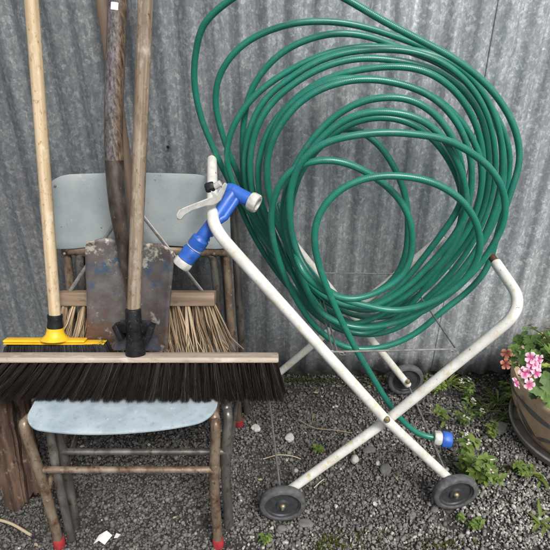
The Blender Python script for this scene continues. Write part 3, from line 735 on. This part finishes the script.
mb.rbox((.088, .006, .03), Ms @ Matrix.Translation((0, -.004, ln_ * .60)) @ Matrix.Rotation(.25, 4, 'X'), .002)
for s in (-1, 1):
    mb.rbox((.015, .034, .044), Ms @ Matrix.Translation((s * .040, .002, ln_ * .50)) @ Matrix.Rotation(s * .35, 4, 'Y'), .003)
mb.build('handle_socket', BLACK_PL, wb)
mb = MB(); w0, w1 = .064, .040
pl = [(-w0, 0), (w0, 0), (w1, .085), (-w1, .085)]
Mp = frame(s0 + Vector((0, .020, -.002)), (1, 0, 0), dS)
V = [Mp @ Vector((x, y, z)) for y in (0, .003) for x, z in pl]
mb.add(V, [(0, 1, 2, 3), (7, 6, 5, 4), (0, 4, 5, 1), (1, 5, 6, 2), (2, 6, 7, 3), (3, 7, 4, 0)]); mb.build('bracket_plate', BLUE_STEEL, wb)

# --- yellow broom
yb = empty('yellow_broom', at(55, 362, 1.22))
tag(yb, 'small broom with bright yellow head, black bristles and pale new handle', 'broom')
O = at(55.5, 341, 1.225); tl = math.radians(16)
U2 = Vector((0, math.sin(tl), math.cos(tl))); F2 = Vector((0, -math.cos(tl), math.sin(tl)))
M2 = frame(O, (1, 0, .035), U2)
mb = MB()
mb.rbox((.225, .028, .0065), M2, .0028, 3, center=(-.028, 0, .0025))
mb.rbox((.276, .034, .003), M2, .0013, 2, center=(0, 0, -.0035))
yh0, yh1 = at(55, 316, 1.25), at(31.5, 0, 1.49)
yd = (yh1 - yh0).normalized()
st = O + U2 * .004; Mq = frame(st, (1, 0, 0), (yh0 - st).normalized()); lq = (yh0 - st).length
mb.lathe([(.040, .002), (.033, .007), (.0255, .015), (.0225, .028), (.0225, .034)], Mq, 28)
mb.build('head', YELLOW, yb)
mb = MB(); mb.lathe([(.0222, .030), (.0215, .034), (.0195, lq * .80), (.0205, lq), (.0195, lq + .004), (.016, lq + .004)], Mq, 26); mb.build('collar', BLACK_PL, yb)
add_handle(yb, yh0 - yd * .02, yh1, .0158, .0178, PALE_WOOD)
P, T = tufts(O, Vector((1, 0, .035)).normalized(), F2, U2, .27, .042, 27, 4, 34, .086, .001, .30, .007, 0, 0, .006, .3, .03, .0045)
P[:, :, 2] = np.maximum(P[:, :, 2], SEATZ + .001)
strands('bristles', P, np.full(len(P), .0009), BLACK_BR2, yb, T)

# --- straw broom
sb = empty('straw_broom', at(138, 340, 1.34))
tag(sb, 'straw yard broom with brown block and stiff tan bristles behind the shovel', 'broom')
O = at(137, 298, 1.345); tl = math.radians(24)
U3 = Vector((0, math.sin(tl), math.cos(tl))); F3 = Vector((0, -math.cos(tl), math.sin(tl)))
M3 = frame(O, (1, 0, 0), U3)
mb = MB(); mb.rbox((.455, .055, .040), M3, .004, 2); mb.build('block', STRAW_BLOCK, sb)
P, T = tufts(O, Vector((1, 0, 0)), F3, U3, .44, .045, 15, 3, 12, .160, .0014, .29, .020, 0, 0, .018, 1.0, .03, .006)
P[:, :, 2] = np.maximum(P[:, :, 2], SEATZ + .001)
strands('bristles', P, rng.uniform(.0016, .0034, len(P)), STRAW, sb, np.clip(T + rng.normal(0, .22, len(T)), 0, 1), 4)
q0 = O + U3 * .016 + Vector((.02, .012, 0)); q1 = at(102, 0, 1.60)
add_handle(sb, q0, q1, .0165, .0165, DARK_WOOD)
ap = q0.lerp(q1, .34) + Vector((0, -.012, 0))
for px in (70, 202):
    b0 = at(px, 291, 1.352)
    mb = MB(); mb.tube(lin(b0, ap, 6), .0052, 8, flat=.35); mb.build('brace', WIRE, sb)

# --- shovel
sv = empty('shovel', at(130, 352, 1.25))
tag(sv, 'old square shovel with rusty blue-flecked blade and thick mottled shaft', 'shovel')
bt, bb = at(131.5, 240, 1.325), at(128, 356, 1.245)
Mv = frame(bb, (1, 0, 0), bt - bb); Lb = (bt - bb).length + .0
ny, nxx = 24, 22; V = []
for j in range(ny + 1):
    t = j / ny
    hwid = .118 - .004 * t - (.010 * max(0, (t - .9) / .1) ** 2) - .004 * math.sin(t * 5)
    for i in range(nxx + 1):
        s = i / nxx * 2 - 1
        dish = -.016 * abs(s) ** 2.6 + .008 * (1 - s * s) * (1 - t) - .0
        ridge = -.0
        zt = Lb * t + (-.010 * abs(s) ** 3 if t > .97 else 0) + .003 * math.sin(9 * s + 1) * (t > .98)
        V.append(Mv @ Vector((s * hwid, dish, zt)))
F = [(j*(nxx+1)+i, j*(nxx+1)+i+1, (j+1)*(nxx+1)+i+1, (j+1)*(nxx+1)+i) for j in range(ny) for i in range(nxx)]
o = link_mesh('blade', V, F, BLADE, sv, sharp=None)
md = o.modifiers.new('t', 'SOLIDIFY'); md.thickness = .0035; md.offset = 0
sh = catmull([at(123.5, 262, 1.292), at(122.5, 243, 1.298), at(119.5, 217, 1.312), at(116, 186, 1.335), at(114.3, 160, 1.352)], 8)
mb = MB(); mb.tube(sh, [.012 + .0115 * min(1, i / (len(sh) * .55)) for i in range(len(sh))], 24)
mb.tube(catmull([at(128, 300, 1.274), at(126.5, 280, 1.272), at(124, 262, 1.280), at(122.5, 243, 1.294)], 6), [.004 + .010 * i / 18 for i in range(19)], 18)
mb.build('socket', SOCKET, sv)
def shaft_mat():
    m, nt, b = mat_base('shaft_worn')
    tc = N(nt, 'ShaderNodeUVMap'); s = N(nt, 'ShaderNodeSeparateXYZ'); nt.links.new(tc.outputs[0], s.inputs[0])
    v = coords(nt, scale=(1, 1, .3))
    f = noise(nt, v, 150, 8, .75); f2 = noise(nt, v, 34, 7, .7)
    a = ramp(nt, f, [(.38, (.022, .015, .013)), (.49, (.105, .088, .086)), (.68, (.26, .245, .262))])
    w = ramp(nt, f, [(.38, (.022, .014, .01)), (.50, (.115, .076, .05)), (.70, (.29, .22, .15))])
    u = math_(nt, 'ADD', s.outputs[0], math_(nt, 'MULTIPLY', math_(nt, 'SUBTRACT', f2, .5), .14))
    k1 = N(nt, 'ShaderNodeMapRange'); k1.inputs[1].default_value = .02; k1.inputs[2].default_value = .09
    nt.links.new(u, k1.inputs[0])
    k2 = N(nt, 'ShaderNodeMapRange'); k2.inputs[1].default_value = .52; k2.inputs[2].default_value = .44
    nt.links.new(u, k2.inputs[0])
    c = mix(nt, math_(nt, 'MULTIPLY', k1.outputs[0], k2.outputs[0]), a, w)
    gr = N(nt, 'ShaderNodeMapRange'); gr.inputs[1].default_value = .52; gr.inputs[2].default_value = .66
    nt.links.new(f2, gr.inputs[0]); c = mix(nt, math_(nt, 'MULTIPLY', gr.outputs[0], .7), c, (.055, .04, .034))
    nt.links.new(c, b.inputs['Base Color']); b.inputs['Roughness'].default_value = .42
    bump(nt, b, f, .3, .002)
    return m
P = catmull([at(114.3, 160.5, 1.352), at(113.6, 130, 1.372), at(114, 100, 1.392), at(115.5, 60, 1.42), at(117, 20, 1.447), at(117.5, 0, 1.46)], 8)
d = (P[-1] - P[-8]).normalized(); k = (1.66 - P[-1].y) / d.y
P += lin(P[-1] + d * .03, P[-1] + d * min(k, .55), 10)
mb = MB(); mb.tube(P, [.0232] * len(P), 28); mb.build('shaft', shaft_mat(), sv)
# D grip at the top of the shaft, above the picture
tp = P[-1]; Mg = frame(tp, (1, 0, 0), d)
mb = MB(); mb.tube(catmull([Mg @ Vector(p) for p in ((0, 0, 0), (-.035, 0, .03), (-.055, 0, .08), (-.05, 0, .115))], 6), .012, 14)
mb.tube(catmull([Mg @ Vector(p) for p in ((0, 0, 0), (.035, 0, .03), (.055, 0, .08), (.05, 0, .115))], 6), .012, 14)
mb.tube(lin(Mg @ Vector((-.062, 0, .115)), Mg @ Vector((.062, 0, .115)), 6), .015, 14); mb.build('grip', GREY_WOOD, sv)
# small white label stuck on the shaft
c0 = at(116.8, 8.5, 1.4545); td = (at(117.2, 2, 1.459) - c0).normalized()
nc = (Vector((0, 0, H)) - c0); nc = (nc - td * nc.dot(td)).normalized(); sd_ = td.cross(nc); sd_ = sd_ if sd_.x > 0 else -sd_
V = []
for j in range(5):
    for i in range(9):
        a = -.62 + .74 * i / 8; e_ = .0012 if i in (0, 8) and j in (0, 4) else 0
        V.append(c0 + td * (.0085 * (j / 2 - 1) * (1 - e_ * 90)) + (nc * math.cos(a) + sd_ * math.sin(a)) * .0238)
F = [(j*9+i, j*9+i+1, (j+1)*9+i+1, (j+1)*9+i) for j in range(4) for i in range(8)]
o = link_mesh('sticker', V, F, pmat('white_sticker', [(.3, (.74, .74, .76)), (.7, (.82, .82, .83))], 50, 4, .5, bmp=.02), sv, sharp=None)
# ================================================================== ROUGH TIMBER AT LEFT
def timber(label, p0, p1, w, dpt, seed):
    r_ = random.Random(seed); n = 40; ns = 20; L = (p1 - p0).length
    V = []; M = frame((0, 0, 0), (1, .25, 0), p1 - p0)
    ph = [r_.uniform(0, 6) for _ in range(6)]
    for j in range(n + 1):
        t = j / n
        for k in range(ns):
            a = 2 * PI * k / ns
            rx = w / 2 * (abs(math.cos(a)) ** .55) * math.copysign(1, math.cos(a)); ry = dpt / 2 * (abs(math.sin(a)) ** .55) * math.copysign(1, math.sin(a))
            g_ = 1 + .09 * math.sin(5 * a + ph[0]) + .06 * math.sin(9 * a + ph[1] + t * 3) + .05 * math.sin(t * 23 + ph[2] + 2 * a) + r_.gauss(0, .018)
            z = L * t + (.012 * math.sin(3 * a + ph[3]) + r_.gauss(0, .004) if j in (0, n) else 0)
            V.append((rx * g_, ry * g_, z))
    F = [(j*ns+k, j*ns+(k+1) % ns, (j+1)*ns+(k+1) % ns, (j+1)*ns+k) for j in range(n) for k in range(ns)]
    F += [tuple(range(ns))[::-1], tuple(n*ns+k for k in range(ns))]
    o = bpy.data.objects.new('rough_post', bpy.data.meshes.new('rough_post')); COL.objects.link(o)
    o.data.from_pydata(V, [], F); o.data.materials.append(LOGM); finish(o.data, 45)
    M.translation = p0; o.matrix_world = M; tag(o, label, 'wooden post', 'rough brown posts standing left of the chairs')
timber('split brown timber post at the left edge, paler weathered grain', on(17, 503, .0), at(-4, 384, 1.20), .066, .05, 3)
timber('darker brown post between the pale timber and the chair leg', on(36, 492, .0), at(18, 384, 1.26), .052, .05, 5)
timber('rough brown post cut off by the left edge, behind the split one', on(-8, 486, .0), at(-24, 384, 1.28), .06, .05, 9)

# ================================================================== POT AND GERANIUM
PC = Vector((1.075, 1.40, 0))
CLAY = pmat('buff_clay', [(.3, (.44, .30, .20)), (.55, (.58, .42, .285)), (.75, (.68, .53, .38))], 12, 7, .75, bmp=.2, spots=[((.17, .15, .13), 9, .55, .72), ((.28, .12, .08), 16, .58, .7)])
GLAZE = pmat('slate_blue_glaze', [(.3, (.09, .10, .115)), (.7, (.18, .19, .20))], 30, 6, .5, bmp=.1)
TERRA = pmat('red_glaze', [(.3, (.15, .05, .035)), (.7, (.24, .10, .065))], 30, 6, .6, bmp=.1)
SAUC = pmat('grey_brown_saucer', [(.3, (.17, .145, .13)), (.7, (.30, .265, .24))], 24, 7, .7, bmp=.2)
pot = empty('flower_pot', PC); tag(pot, 'round buff clay pot with slate blue leaf band at the right edge', 'plant pot')
T_ = Matrix.Translation(PC)
prof = [(.0, .014), (.185, .014), (.198, .022), (.222, .06), (.246, .11), (.262, .16), (.270, .20), (.273, .225), (.276, .238), (.272, .247), (.258, .249), (.250, .243), (.248, .215), (.0, .205)]
mb = MB(); mb.lathe(prof, T_, 96); mb.build('pot_body', CLAY, pot, sharp=45)
mb = MB(); mb.lathe([(.0, .002), (.225, .002), (.236, .01), (.243, .034), (.239, .038), (.231, .034), (.224, .014), (.0, .0135)], T_, 96); mb.build('saucer', SAUC, pot, sharp=50)
def prof_r(z):
    for (r0, z0), (r1, z1) in zip(prof[1:9], prof[2:10]):
        if z0 <= z <= z1 and z1 > z0: return r0 + (r1 - r0) * (z - z0) / (z1 - z0)
    return prof[1][0]
def motif(mb, a0, z0, a1, z1, wid):
    n = 14; V = []
    for i in range(n + 1):
        t = i / n; a = a0 + (a1 - a0) * t; z = z0 + (z1 - z0) * t; w = wid * math.sin(PI * t) ** .8
        for s in (-1, 0, 1):
            zz = z + s * w; r = prof_r(zz) + .0016
            V.append(PC + Vector((r * math.cos(a + s * w * .6), r * math.sin(a + s * w * .6), zz)))
    mb.add(V, [(i*3+k, i*3+k+1, (i+1)*3+k+1, (i+1)*3+k) for i in range(n) for k in range(2)])
for k in range(9):
    a = PI + .1 + k * .7
    for (a0, z0, a1, z1, wd), M_ in (((a - .02, .135, a + .30, .072, .017), GLAZE), ((a + .30, .070, a + .60, .12, .013), GLAZE), 
                                     ((a + .02, .100, a + .24, .058, .013), TERRA), ((a - .05, .190, a + .66, .180, .012), GLAZE)):
        mb = MB(); motif(mb, a0, z0, a1, z1, wd); mb.build('leaf_motif', M_, pot, sharp=None)
mb = MB(); mb.lathe([(.0, .226), (.247, .226), (.246, .22), (.0, .22)], T_, 40); mb.build('potting_soil', SOIL, pot)

ger = empty('geranium', PC + Vector((0, 0, .22))); tag(ger, 'bushy geranium with pink and white flowers growing in the pot', 'plant')
def lobed(mb, c, n, r, tint, roll):
    M = frame(c, (math.cos(roll), math.sin(roll), .1), n); k = 22; V = [M @ Vector((0, 0, -.12 * r))]
    for ring, fr in ((1, .55), (2, 1.0)):
        for i in range(k):
            a = 2 * PI * i / k
            notch = max(0, 1 - abs(((a + PI) % (2 * PI)) - PI) / .30) * 0 + (.55 * max(0, 1 - abs(a - PI) / .35))
            lob = 1 + (.10 * math.cos(7 * a) + .03 * math.cos(21 * a)) * (ring - .6) - notch
            rr = r * fr * lob
            V.append(M @ Vector((rr * math.cos(a), rr * math.sin(a), (.16 * r * fr * fr + .06 * r * math.sin(7 * a + 1) * fr))))
    F = [(0, 1 + i, 1 + (i + 1) % k) for i in range(k)] + [(1 + i, 1 + k + i, 1 + k + (i + 1) % k, 1 + (i + 1) % k) for i in range(k)]
    mb.add(V, F, tint=tint)
fol = MB(); stm = MB()
rg = random.Random(21)
for k in range(430):
    a = rg.uniform(0, 2 * PI); rr = math.sqrt(rg.random()) * .285
    hgt = .245 + (.115 * (1 - (rr / .30) ** 2)) * rg.uniform(.15, 1.0) + rg.uniform(-.02, .02)
    if rr > .235: hgt = rg.uniform(.262, .31)
    c = PC + Vector((rr * math.cos(a), rr * math.sin(a), hgt))
    n = Vector((math.cos(a) * rr * 2.2 + rg.gauss(0, .35), math.sin(a) * rr * 2.2 + rg.gauss(0, .35) - .15, 1))
    size = rg.uniform(.012, .027) if rr < .24 else rg.uniform(.012, .022)
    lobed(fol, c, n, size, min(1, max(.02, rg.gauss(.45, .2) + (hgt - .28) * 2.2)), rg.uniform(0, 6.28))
    if k % 2 == 0:
        b0 = PC + Vector((rr * .45 * math.cos(a), rr * .45 * math.sin(a), .225))
        stm.tube([b0, b0.lerp(c, .6) + Vector((0, 0, .02)), c], .0016, 6, tint=.4)
# a few leaves hang over the near rim
for px, py in ((536, 386), (545, 390), (530, 380), (548, 380), (549, 402)):
    c = at(px, py, 1.17 + rg.uniform(0, .06)); lobed(fol, c, Vector((rg.gauss(-.2, .3), -1.0, 1.0)), rg.uniform(.018, .03), rg.uniform(.25, .6), rg.uniform(0, 6))
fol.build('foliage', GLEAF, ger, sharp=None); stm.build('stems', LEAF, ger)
def flower(center, n, kind, cnt):
    mb = MB()
    for q in range(cnt):
        c = center + Vector((rg.gauss(0, .011), rg.gauss(0, .008), rg.gauss(0, .009)))
        nn = Vector((rg.gauss(0, .5), -1 + rg.gauss(0, .3), .8 + rg.gauss(0, .4)))
        M = frame(c, (rg.gauss(0, 1), .3, rg.gauss(0, 1)), nn)
        for p in range(5):
            a = 2 * PI * p / 5; R_ = Matrix.Rotation(a, 4, 'Z')
            tt = [.12, .55, .95, 1.0] if kind else [.1, .4, .6, .9]
            V = [M @ R_ @ Vector(v) for v in ((.0008, 0, 0), (.007, -.0045, .003), (.007, .0045, .003), (.0145, -.0068, .004), (.0145, .0068, .004), (.0185, 0, .002))]
            o0 = len(mb.v); mb.add(V, [(0, 1, 2), (1, 3, 4, 2), (3, 5, 4)], tint=.5)
            tb = rg.uniform(-.25, .1)
            for i_, t_ in enumerate((.0, .30, .30, .95, .95, 1.0)): mb.tint[o0 + i_] = min(1, max(0, t_ + tb))
    o = mb.build('flower_head', PETAL if kind else FADED, ger, sharp=None)
    return o
flower(at(531, 362, 1.20), None, 1, 4); flower(at(535, 370, 1.19), None, 1, 2); flower(at(517, 375, 1.19), None, 1, 3); flower(at(524, 380, 1.185), None, 1, 1)
flower(at(526, 374, 1.20), None, 0, 1); flower(at(507, 361, 1.24), None, 0, 2)
mb = MB()
for a, b in (((532, 366), (545, 385)), ((518, 375), (538, 392)), ((508, 361), (530, 380))):
    mb.tube(catmull([at(*b, 1.25), at((a[0] + b[0]) / 2, (a[1] + b[1]) / 2 - 4, 1.23), at(*a, 1.215)], 5), .0015, 6, tint=.4)
mb.build('flower_stalks', LEAF, ger)

# ================================================================== WEEDS AND GRASS
def leafblade(mb, base, d, length, width, tint, fold=.25, droop=.3, nseg=6):
    d = Vector(d).normalized(); side = d.cross(Vector((0, 0, 1)))
    side = side.normalized() if side.length > .05 else Vector((1, 0, 0)); upv = side.cross(d)
    V = []
    for i in range(nseg + 1):
        t = i / nseg; w = width * .5 * (math.sin(PI * min(t * 1.0 + .02, 1)) ** .75) * (1.15 - .3 * t)
        c = base + d * length * t - Vector((0, 0, droop * length * t * t))
        V += [c + side * w + upv * w * fold, c, c - side * w + upv * w * fold]
    mb.add(V, [(i*3+k, i*3+k+1, (i+1)*3+k+1, (i+1)*3+k) for i in range(nseg) for k in range(2)], tint=tint)
def weed(name, label, p, stems, hgt, seed, lsize, flowers=False, spread=.5, group='weeds growing through the gravel', lean=(0, 0)):
    r_ = random.Random(seed); root = empty(name, p); tag(root, label, 'weed', group)
    lm, sm, fm = MB(), MB(), MB()
    for s in range(stems):
        a = r_.uniform(0, 2 * PI) if stems > 1 else 0
        sp = spread * r_.uniform(.2, 1)
        top = p + Vector((math.cos(a) * sp * hgt + lean[0], math.sin(a) * sp * hgt + lean[1], hgt * r_.uniform(.55, 1)))
        path_ = catmull([p, p.lerp(top, .5) + Vector((0, 0, hgt * .12)), top], 6)
        sm.tube(path_, [.0016 - .0008 * i / len(path_) for i in range(len(path_))], 6, tint=.45)
        for i in range(2, len(path_), 2):
            for q in range(2):
                b = a + r_.uniform(-.5, .5) + (PI / 2 if q else -PI / 2) + i
                leafblade(lm, path_[i], (math.cos(b), math.sin(b), r_.uniform(.1, .6)), lsize * r_.uniform(.6, 1.15), lsize * r_.uniform(.38, .5), r_.uniform(.3, .95), .3, r_.uniform(.1, .5))
        for q in range(4):
            b = r_.uniform(0, 6.28); leafblade(lm, top, (math.cos(b), math.sin(b), r_.uniform(.2, .9)), lsize * r_.uniform(.4, .8), lsize * .34, r_.uniform(.5, 1), .3, .3)
        if flowers and s % 2 == 0:
            for q in range(5):
                c = top + Vector((r_.gauss(0, .006), r_.gauss(0, .006), .008 + r_.gauss(0, .004)))
                for k in range(4):
                    b = k * PI / 2 + q; leafblade(fm, c, (math.cos(b), math.sin(b), .3), .0045, .0032, 1.0, 0, 0, 2)
    lm.build('leaves', LEAF, root, sharp=None); sm.build('stem', LEAF, root)
    if fm.v: fm.build('blossoms', PETAL, root, sharp=None)
weed('weed_plant', 'leafy green weed in front of the hose connector by the wheel', on(460, 476), 7, .15, 4, .036, True, .75, lean=(.01, -.01))
weed('weed_plant', 'low spreading weed just above the right front wheel', on(472, 484), 4, .06, 8, .034, False, 1.2)
weed('weed_plant', 'bright green weed with fine leaves behind the blue connector', on(462, 425), 5, .10, 14, .020, True, .55)
weed('weed_plant', 'pale green leaf weed left of the fine leaved one', on(446, 424), 2, .085, 17, .030, False, .6)
weed('weed_plant', 'low weed beside the grey cobble left of the flower pot', on(492, 436), 4, .06, 41, .022, False, .9)
weed('weed_plant', 'small weed at the wall foot just right of the rear wheel', on(438, 392), 4, .06, 42, .022, False, .8)
weed('weed_plant', 'dark weed close to the saucer under the geranium flowers', on(505, 400), 5, .08, 43, .024, False, .7)
weed('weed_plant', 'slender weed between the fine leaved weed and the wall', on(466, 401), 4, .08, 44, .022, True, .6)
weed('weed_plant', 'low yellow green weed in front of the pot saucer', on(522, 474), 4, .04, 45, .022, False, 1.0)
weed('weed_plant', 'tiny sprout beside the right front wheel foot', on(459, 519), 2, .03, 22, .016, False, .6)
weed('weed_plant', 'small yellowing sprout in front of the right front wheel', on(470, 527), 3, .032, 23, .02, False, .9)
weed('weed_plant', 'tiny round leaved sprout below the left tube of the cart', on(318, 449), 3, .022, 24, .022, False, .9)
weed('weed_plant', 'tiny green sprout under the left front wheel', on(265, 543), 2, .02, 25, .016, False, .9)
def tuft(label, p, n, ln, seed, wid=.004, up=.6, tints=(.3, .95), ax=None, group='grass tufts on the gravel'):
    r_ = random.Random(seed); mb = MB()
    for k in range(n):
        a = r_.uniform(0, 2 * PI) if ax is None else r_.gauss(ax, .7)
        leafblade(mb, p + Vector((r_.gauss(0, .006), r_.gauss(0, .006), -.002)), (math.cos(a), math.sin(a), up * r_.uniform(.4, 1.6)), ln * r_.uniform(.5, 1.1), wid * r_.uniform(.7, 1.3), r_.uniform(*tints), .35, r_.uniform(.2, .8), 7)
    o = mb.build('grass_tuft', GRASS, None, loc=p, sharp=None); tag(o, label, 'grass tuft', group)
tuft('star shaped pale grass tuft in the bottom right corner', on(541, 522), 13, .075, 31, .009, .5, (.6, .92))
tuft('grass tuft with broad blades below the flower pot', on(541, 477), 7, .085, 32, .011, .45, (.45, .85), 3.6)
tuft('long bladed grass tuft against the wall left of the flower pot', on(497, 404), 24, .12, 33, .006, 1.0, (.2, .8))
tuft('thin grass blades against the wall behind the right cart tube', on(447, 384), 18, .11, 34, .005, .7, (.4, .95), .4)
tuft('dark low grass tuft by the pot saucer', on(506, 418), 18, .09, 35, .006, .8, (.1, .6))
tuft('arching grass tuft halfway between weed and flower pot', on(482, 412), 16, .10, 36, .005, .8, (.2, .8))
tuft('short grass tuft at the wall foot beside the rear wheel', on(428, 383), 10, .06, 37, .004, .9, (.3, .9))
tuft('sparse grass at the wall foot inside the cart legs', on(352, 382), 14, .06, 38, .004, .8, (.3, .9))
tuft('few dry upright stalks on the gravel behind the left wheel', on(313, 424), 4, .075, 39, .0022, 3.0, (.85, 1.))
tuft('green and dry blades at the wall foot under the hose', on(372, 384), 12, .055, 40, .004, .8, (.4, 1.))
# moss and low cover at the wall foot and in the foreground
def moss(name, label, spots, n, seed):
    r_ = random.Random(seed); mb = MB()
    for k in range(n):
        x0, y0, rx, ry = spots[r_.randrange(len(spots))]
        p = on(x0 + r_.gauss(0, rx), y0 + r_.gauss(0, ry)); p.z = gz(p.x, p.y) + r_.uniform(0, .005)
        if p.y > 1.70: continue
        for q in range(3):
            a = r_.uniform(0, 6.28); leafblade(mb, p, (math.cos(a), math.sin(a), r_.uniform(.4, 2)), r_.uniform(.005, .012), r_.uniform(.003, .005), r_.random(), .2, .3, 2)
    o = mb.build(name, MOSS, sharp=None); tag(o, label, 'moss', kind='stuff')
moss('moss', 'olive moss patches between stones in the foreground', [(365, 538, 16, 5), (440, 546, 14, 4), (330, 545, 9, 4), (505, 470, 8, 4)], 330, 51)
moss('ground_cover', 'dark mossy growth along the foot of the iron wall', [(450, 378, 30, 3), (500, 380, 26, 5), (350, 379, 26, 2), (300, 379, 20, 2), (420, 380, 25, 3), (490, 400, 14, 9)], 900, 52)

# ================================================================== STONES AND LITTER
def stone(label, px, py, r, mat, seed, flat=.6, name='pebble', group='larger loose stones on the gravel'):
    r_ = random.Random(seed); bm = bmesh.new(); bmesh.ops.create_icosphere(bm, subdivisions=3, radius=1)
    sc = Vector((r * r_.uniform(.9, 1.25), r * r_.uniform(.7, 1.0), r * flat)); ph = [r_.uniform(0, 6) for _ in range(5)]
    for v in bm.verts:
        c = v.co; g_ = 1 + .14 * math.sin(2.3 * c.x + ph[0] + 1.7 * c.y) + .10 * math.sin(4.1 * c.z + ph[1] + 2.6 * c.x) + .06 * math.sin(7 * c.y + ph[2])
        v.co = Vector((c.x * sc.x, c.y * sc.y, c.z * sc.z)) * g_
    me = bpy.data.meshes.new(name); bm.to_mesh(me); bm.free(); me.materials.append(mat); finish(me, 30)
    o = bpy.data.objects.new(name, me); COL.objects.link(o); p = on(px, py); p.z = gz(p.x, p.y) + r * flat * .7
    o.location = p; o.rotation_euler = (0, 0, r_.uniform(0, 6)); tag(o, label, 'stone', group)
stone('pale lump of stone right of the red capped back leg', 256, 428, .016, PALE_STONE, 1)
stone('pale round stone right of the thin left axle rod', 290, 438, .017, PALE_STONE, 2)
stone('white stone between the crossing tubes near the bottom', 355, 460, .017, PALE_STONE, 3, .7)
stone('small white chip beside the larger white stone', 378, 463, .009, PALE_STONE, 4)
stone('flat grey stone under the left front wheel', 306, 524, .018, GREY_STONE, 5, .4)
stone('smooth grey stone right of the white chips', 386, 470, .018, GREY_STONE, 6, .5)
stone('long flat grey stone above the white chips', 369, 450, .021, GREY_STONE, 7, .4)
stone('grey cobble at the wall side of the flower pot', 500, 429, .026, GREY_STONE, 8, .5)
stone('grey stone beside the left front wheel tyre bottom', 281, 530, .015, GREY_STONE, 9, .6)
stone('pale pebble against the right front wheel', 434, 510, .013, GREY_STONE, 10, .7)
stone('tiny white chip near the crossing of the tubes', 352, 448, .006, PALE_STONE, 11, .7)
stone('small white chip near the lower middle of the gravel', 375, 504, .007, PALE_STONE, 12, .7)
stone('small white chip left of the lower middle of the gravel', 336, 506, .006, PALE_STONE, 13, .7)
# torn paper
p = on(102, 541, .004); V = [p + Vector(v) for v in ((-.022, -.012, .002), (-.006, -.006, .010), (.012, -.014, .004), (.026, .016, .003), (.010, .022, .016), (-.010, .010, .012))]
V.append(p + Vector((.003, .003, .017)))
F = [(i, (i + 1) % 6, 6) for i in range(6)]
o = link_mesh('paper_scrap', V, F, LABEL_WHITE, None, p, None); tag(o, 'torn white paper scrap lying near the left chair foot', 'litter')
p = on(117, 537, .004); V = [p + Vector(v) for v in ((-.008, -.005, .002), (.004, -.007, .006), (.010, .006, .003), (-.003, .008, .007))]
o = link_mesh('paper_scrap', V, [(0, 1, 2, 3)], LABEL_WHITE, None, p, None); tag(o, 'tiny white scrap just right of the torn paper', 'litter')
def twig(label, P, r, tint):
    mb = MB(); mb.tube(catmull(P, 6), r, 7, tint=tint); o = mb.build('dry_twig', DRY, None, loc=P[0]); tag(o, label, 'twig', 'dry twigs lying on the gravel')
twig('dry grey twig at the left edge below the posts', [on(-4, 519, .008), on(12, 524, .012), on(31, 535, .008)], .0042, .75)
twig('curved dry straw arching left of the cart tube', [on(263, 459, .006), on(278, 455, .016), on(292, 456, .016), on(301, 459, .006)], .0016, .9)
twig('short pale straw below the left cart tube', [on(314, 488, .006), on(319, 483, .012), on(324, 479, .008)], .0016, 1.)
twig('bent dry runner lying behind the left wheel', [on(299, 420, .006), on(315, 428, .014), on(335, 430, .012), on(352, 433, .006)], .0018, .35)
twig('thin dry straw near the foot of the right axle', [on(425, 412, .006), on(434, 413, .012), on(441, 412, .006)], .0018, .95)
r_ = random.Random(77); mb = MB()
for k in range(170):     # chaff: broken straw, dead leaf bits
    p = Vector((r_.uniform(-1.2, 1.45), r_.uniform(.75, 1.66), 0)); p.z = gz(p.x, p.y) + .005
    a = r_.uniform(0, 6.28); L = r_.uniform(.006, .022)
    leafblade(mb, p, (math.cos(a), math.sin(a), r_.uniform(-.05, .25)), L, L * r_.choice((.12, .15, .5)), r_.uniform(0, 1), .3, .1, 3)
o = mb.build('debris', DRY, sharp=None); tag(o, 'tiny bits of straw and dead leaf scattered over the gravel', 'debris', kind='stuff')

# ================================================================== LIGHT, SKY, CAMERA
w = bpy.data.worlds.new('World'); scene.world = w; w.use_nodes = True
nt = w.node_tree; bg = nt.nodes['Background']
sky = nt.nodes.new('ShaderNodeTexSky'); sky.sky_type = 'NISHITA'; sky.sun_disc = False
EL, AZ = math.radians(52), math.radians(27)     # sun high, behind the viewer's right shoulder
sky.sun_elevation = EL; sky.sun_rotation = PI - AZ; sky.air_density = 1.0; sky.dust_density = 4.0; sky.ozone_density = .6
hs = nt.nodes.new('ShaderNodeHueSaturation'); hs.inputs['Saturation'].default_value = .35
nt.links.new(sky.outputs[0], hs.inputs['Color']); nt.links.new(hs.outputs[0], bg.inputs[0]); bg.inputs[1].default_value = .15
sd = bpy.data.lights.new('sun', 'SUN'); sd.energy = 2.75; sd.angle = math.radians(15); sd.color = (1, .97, .93)
so = bpy.data.objects.new('sun', sd); COL.objects.link(so)
dirv = Vector((math.sin(AZ) * math.cos(EL), -math.cos(AZ) * math.cos(EL), math.sin(EL)))
so.rotation_euler = dirv.to_track_quat('Z', 'Y').to_euler(); so.location = dirv * 6

cd = bpy.data.cameras.new('camera'); cam = bpy.data.objects.new('camera', cd); COL.objects.link(cam)
cam.location = (0, 0, H); cam.rotation_euler = (PI / 2 - PITCH, 0, 0)
cd.sensor_width = 36; cd.lens = 36; cd.clip_start = .02; cd.clip_end = 300
scene.camera = cam
scene.view_settings.view_transform = 'Standard'; scene.view_settings.look = 'None'; scene.view_settings.exposure = 0
scene.render.resolution_x = scene.render.resolution_y = 1024
scene.render.engine = 'CYCLES'; scene.cycles.use_denoising = True; scene.cycles.max_bounces = 6
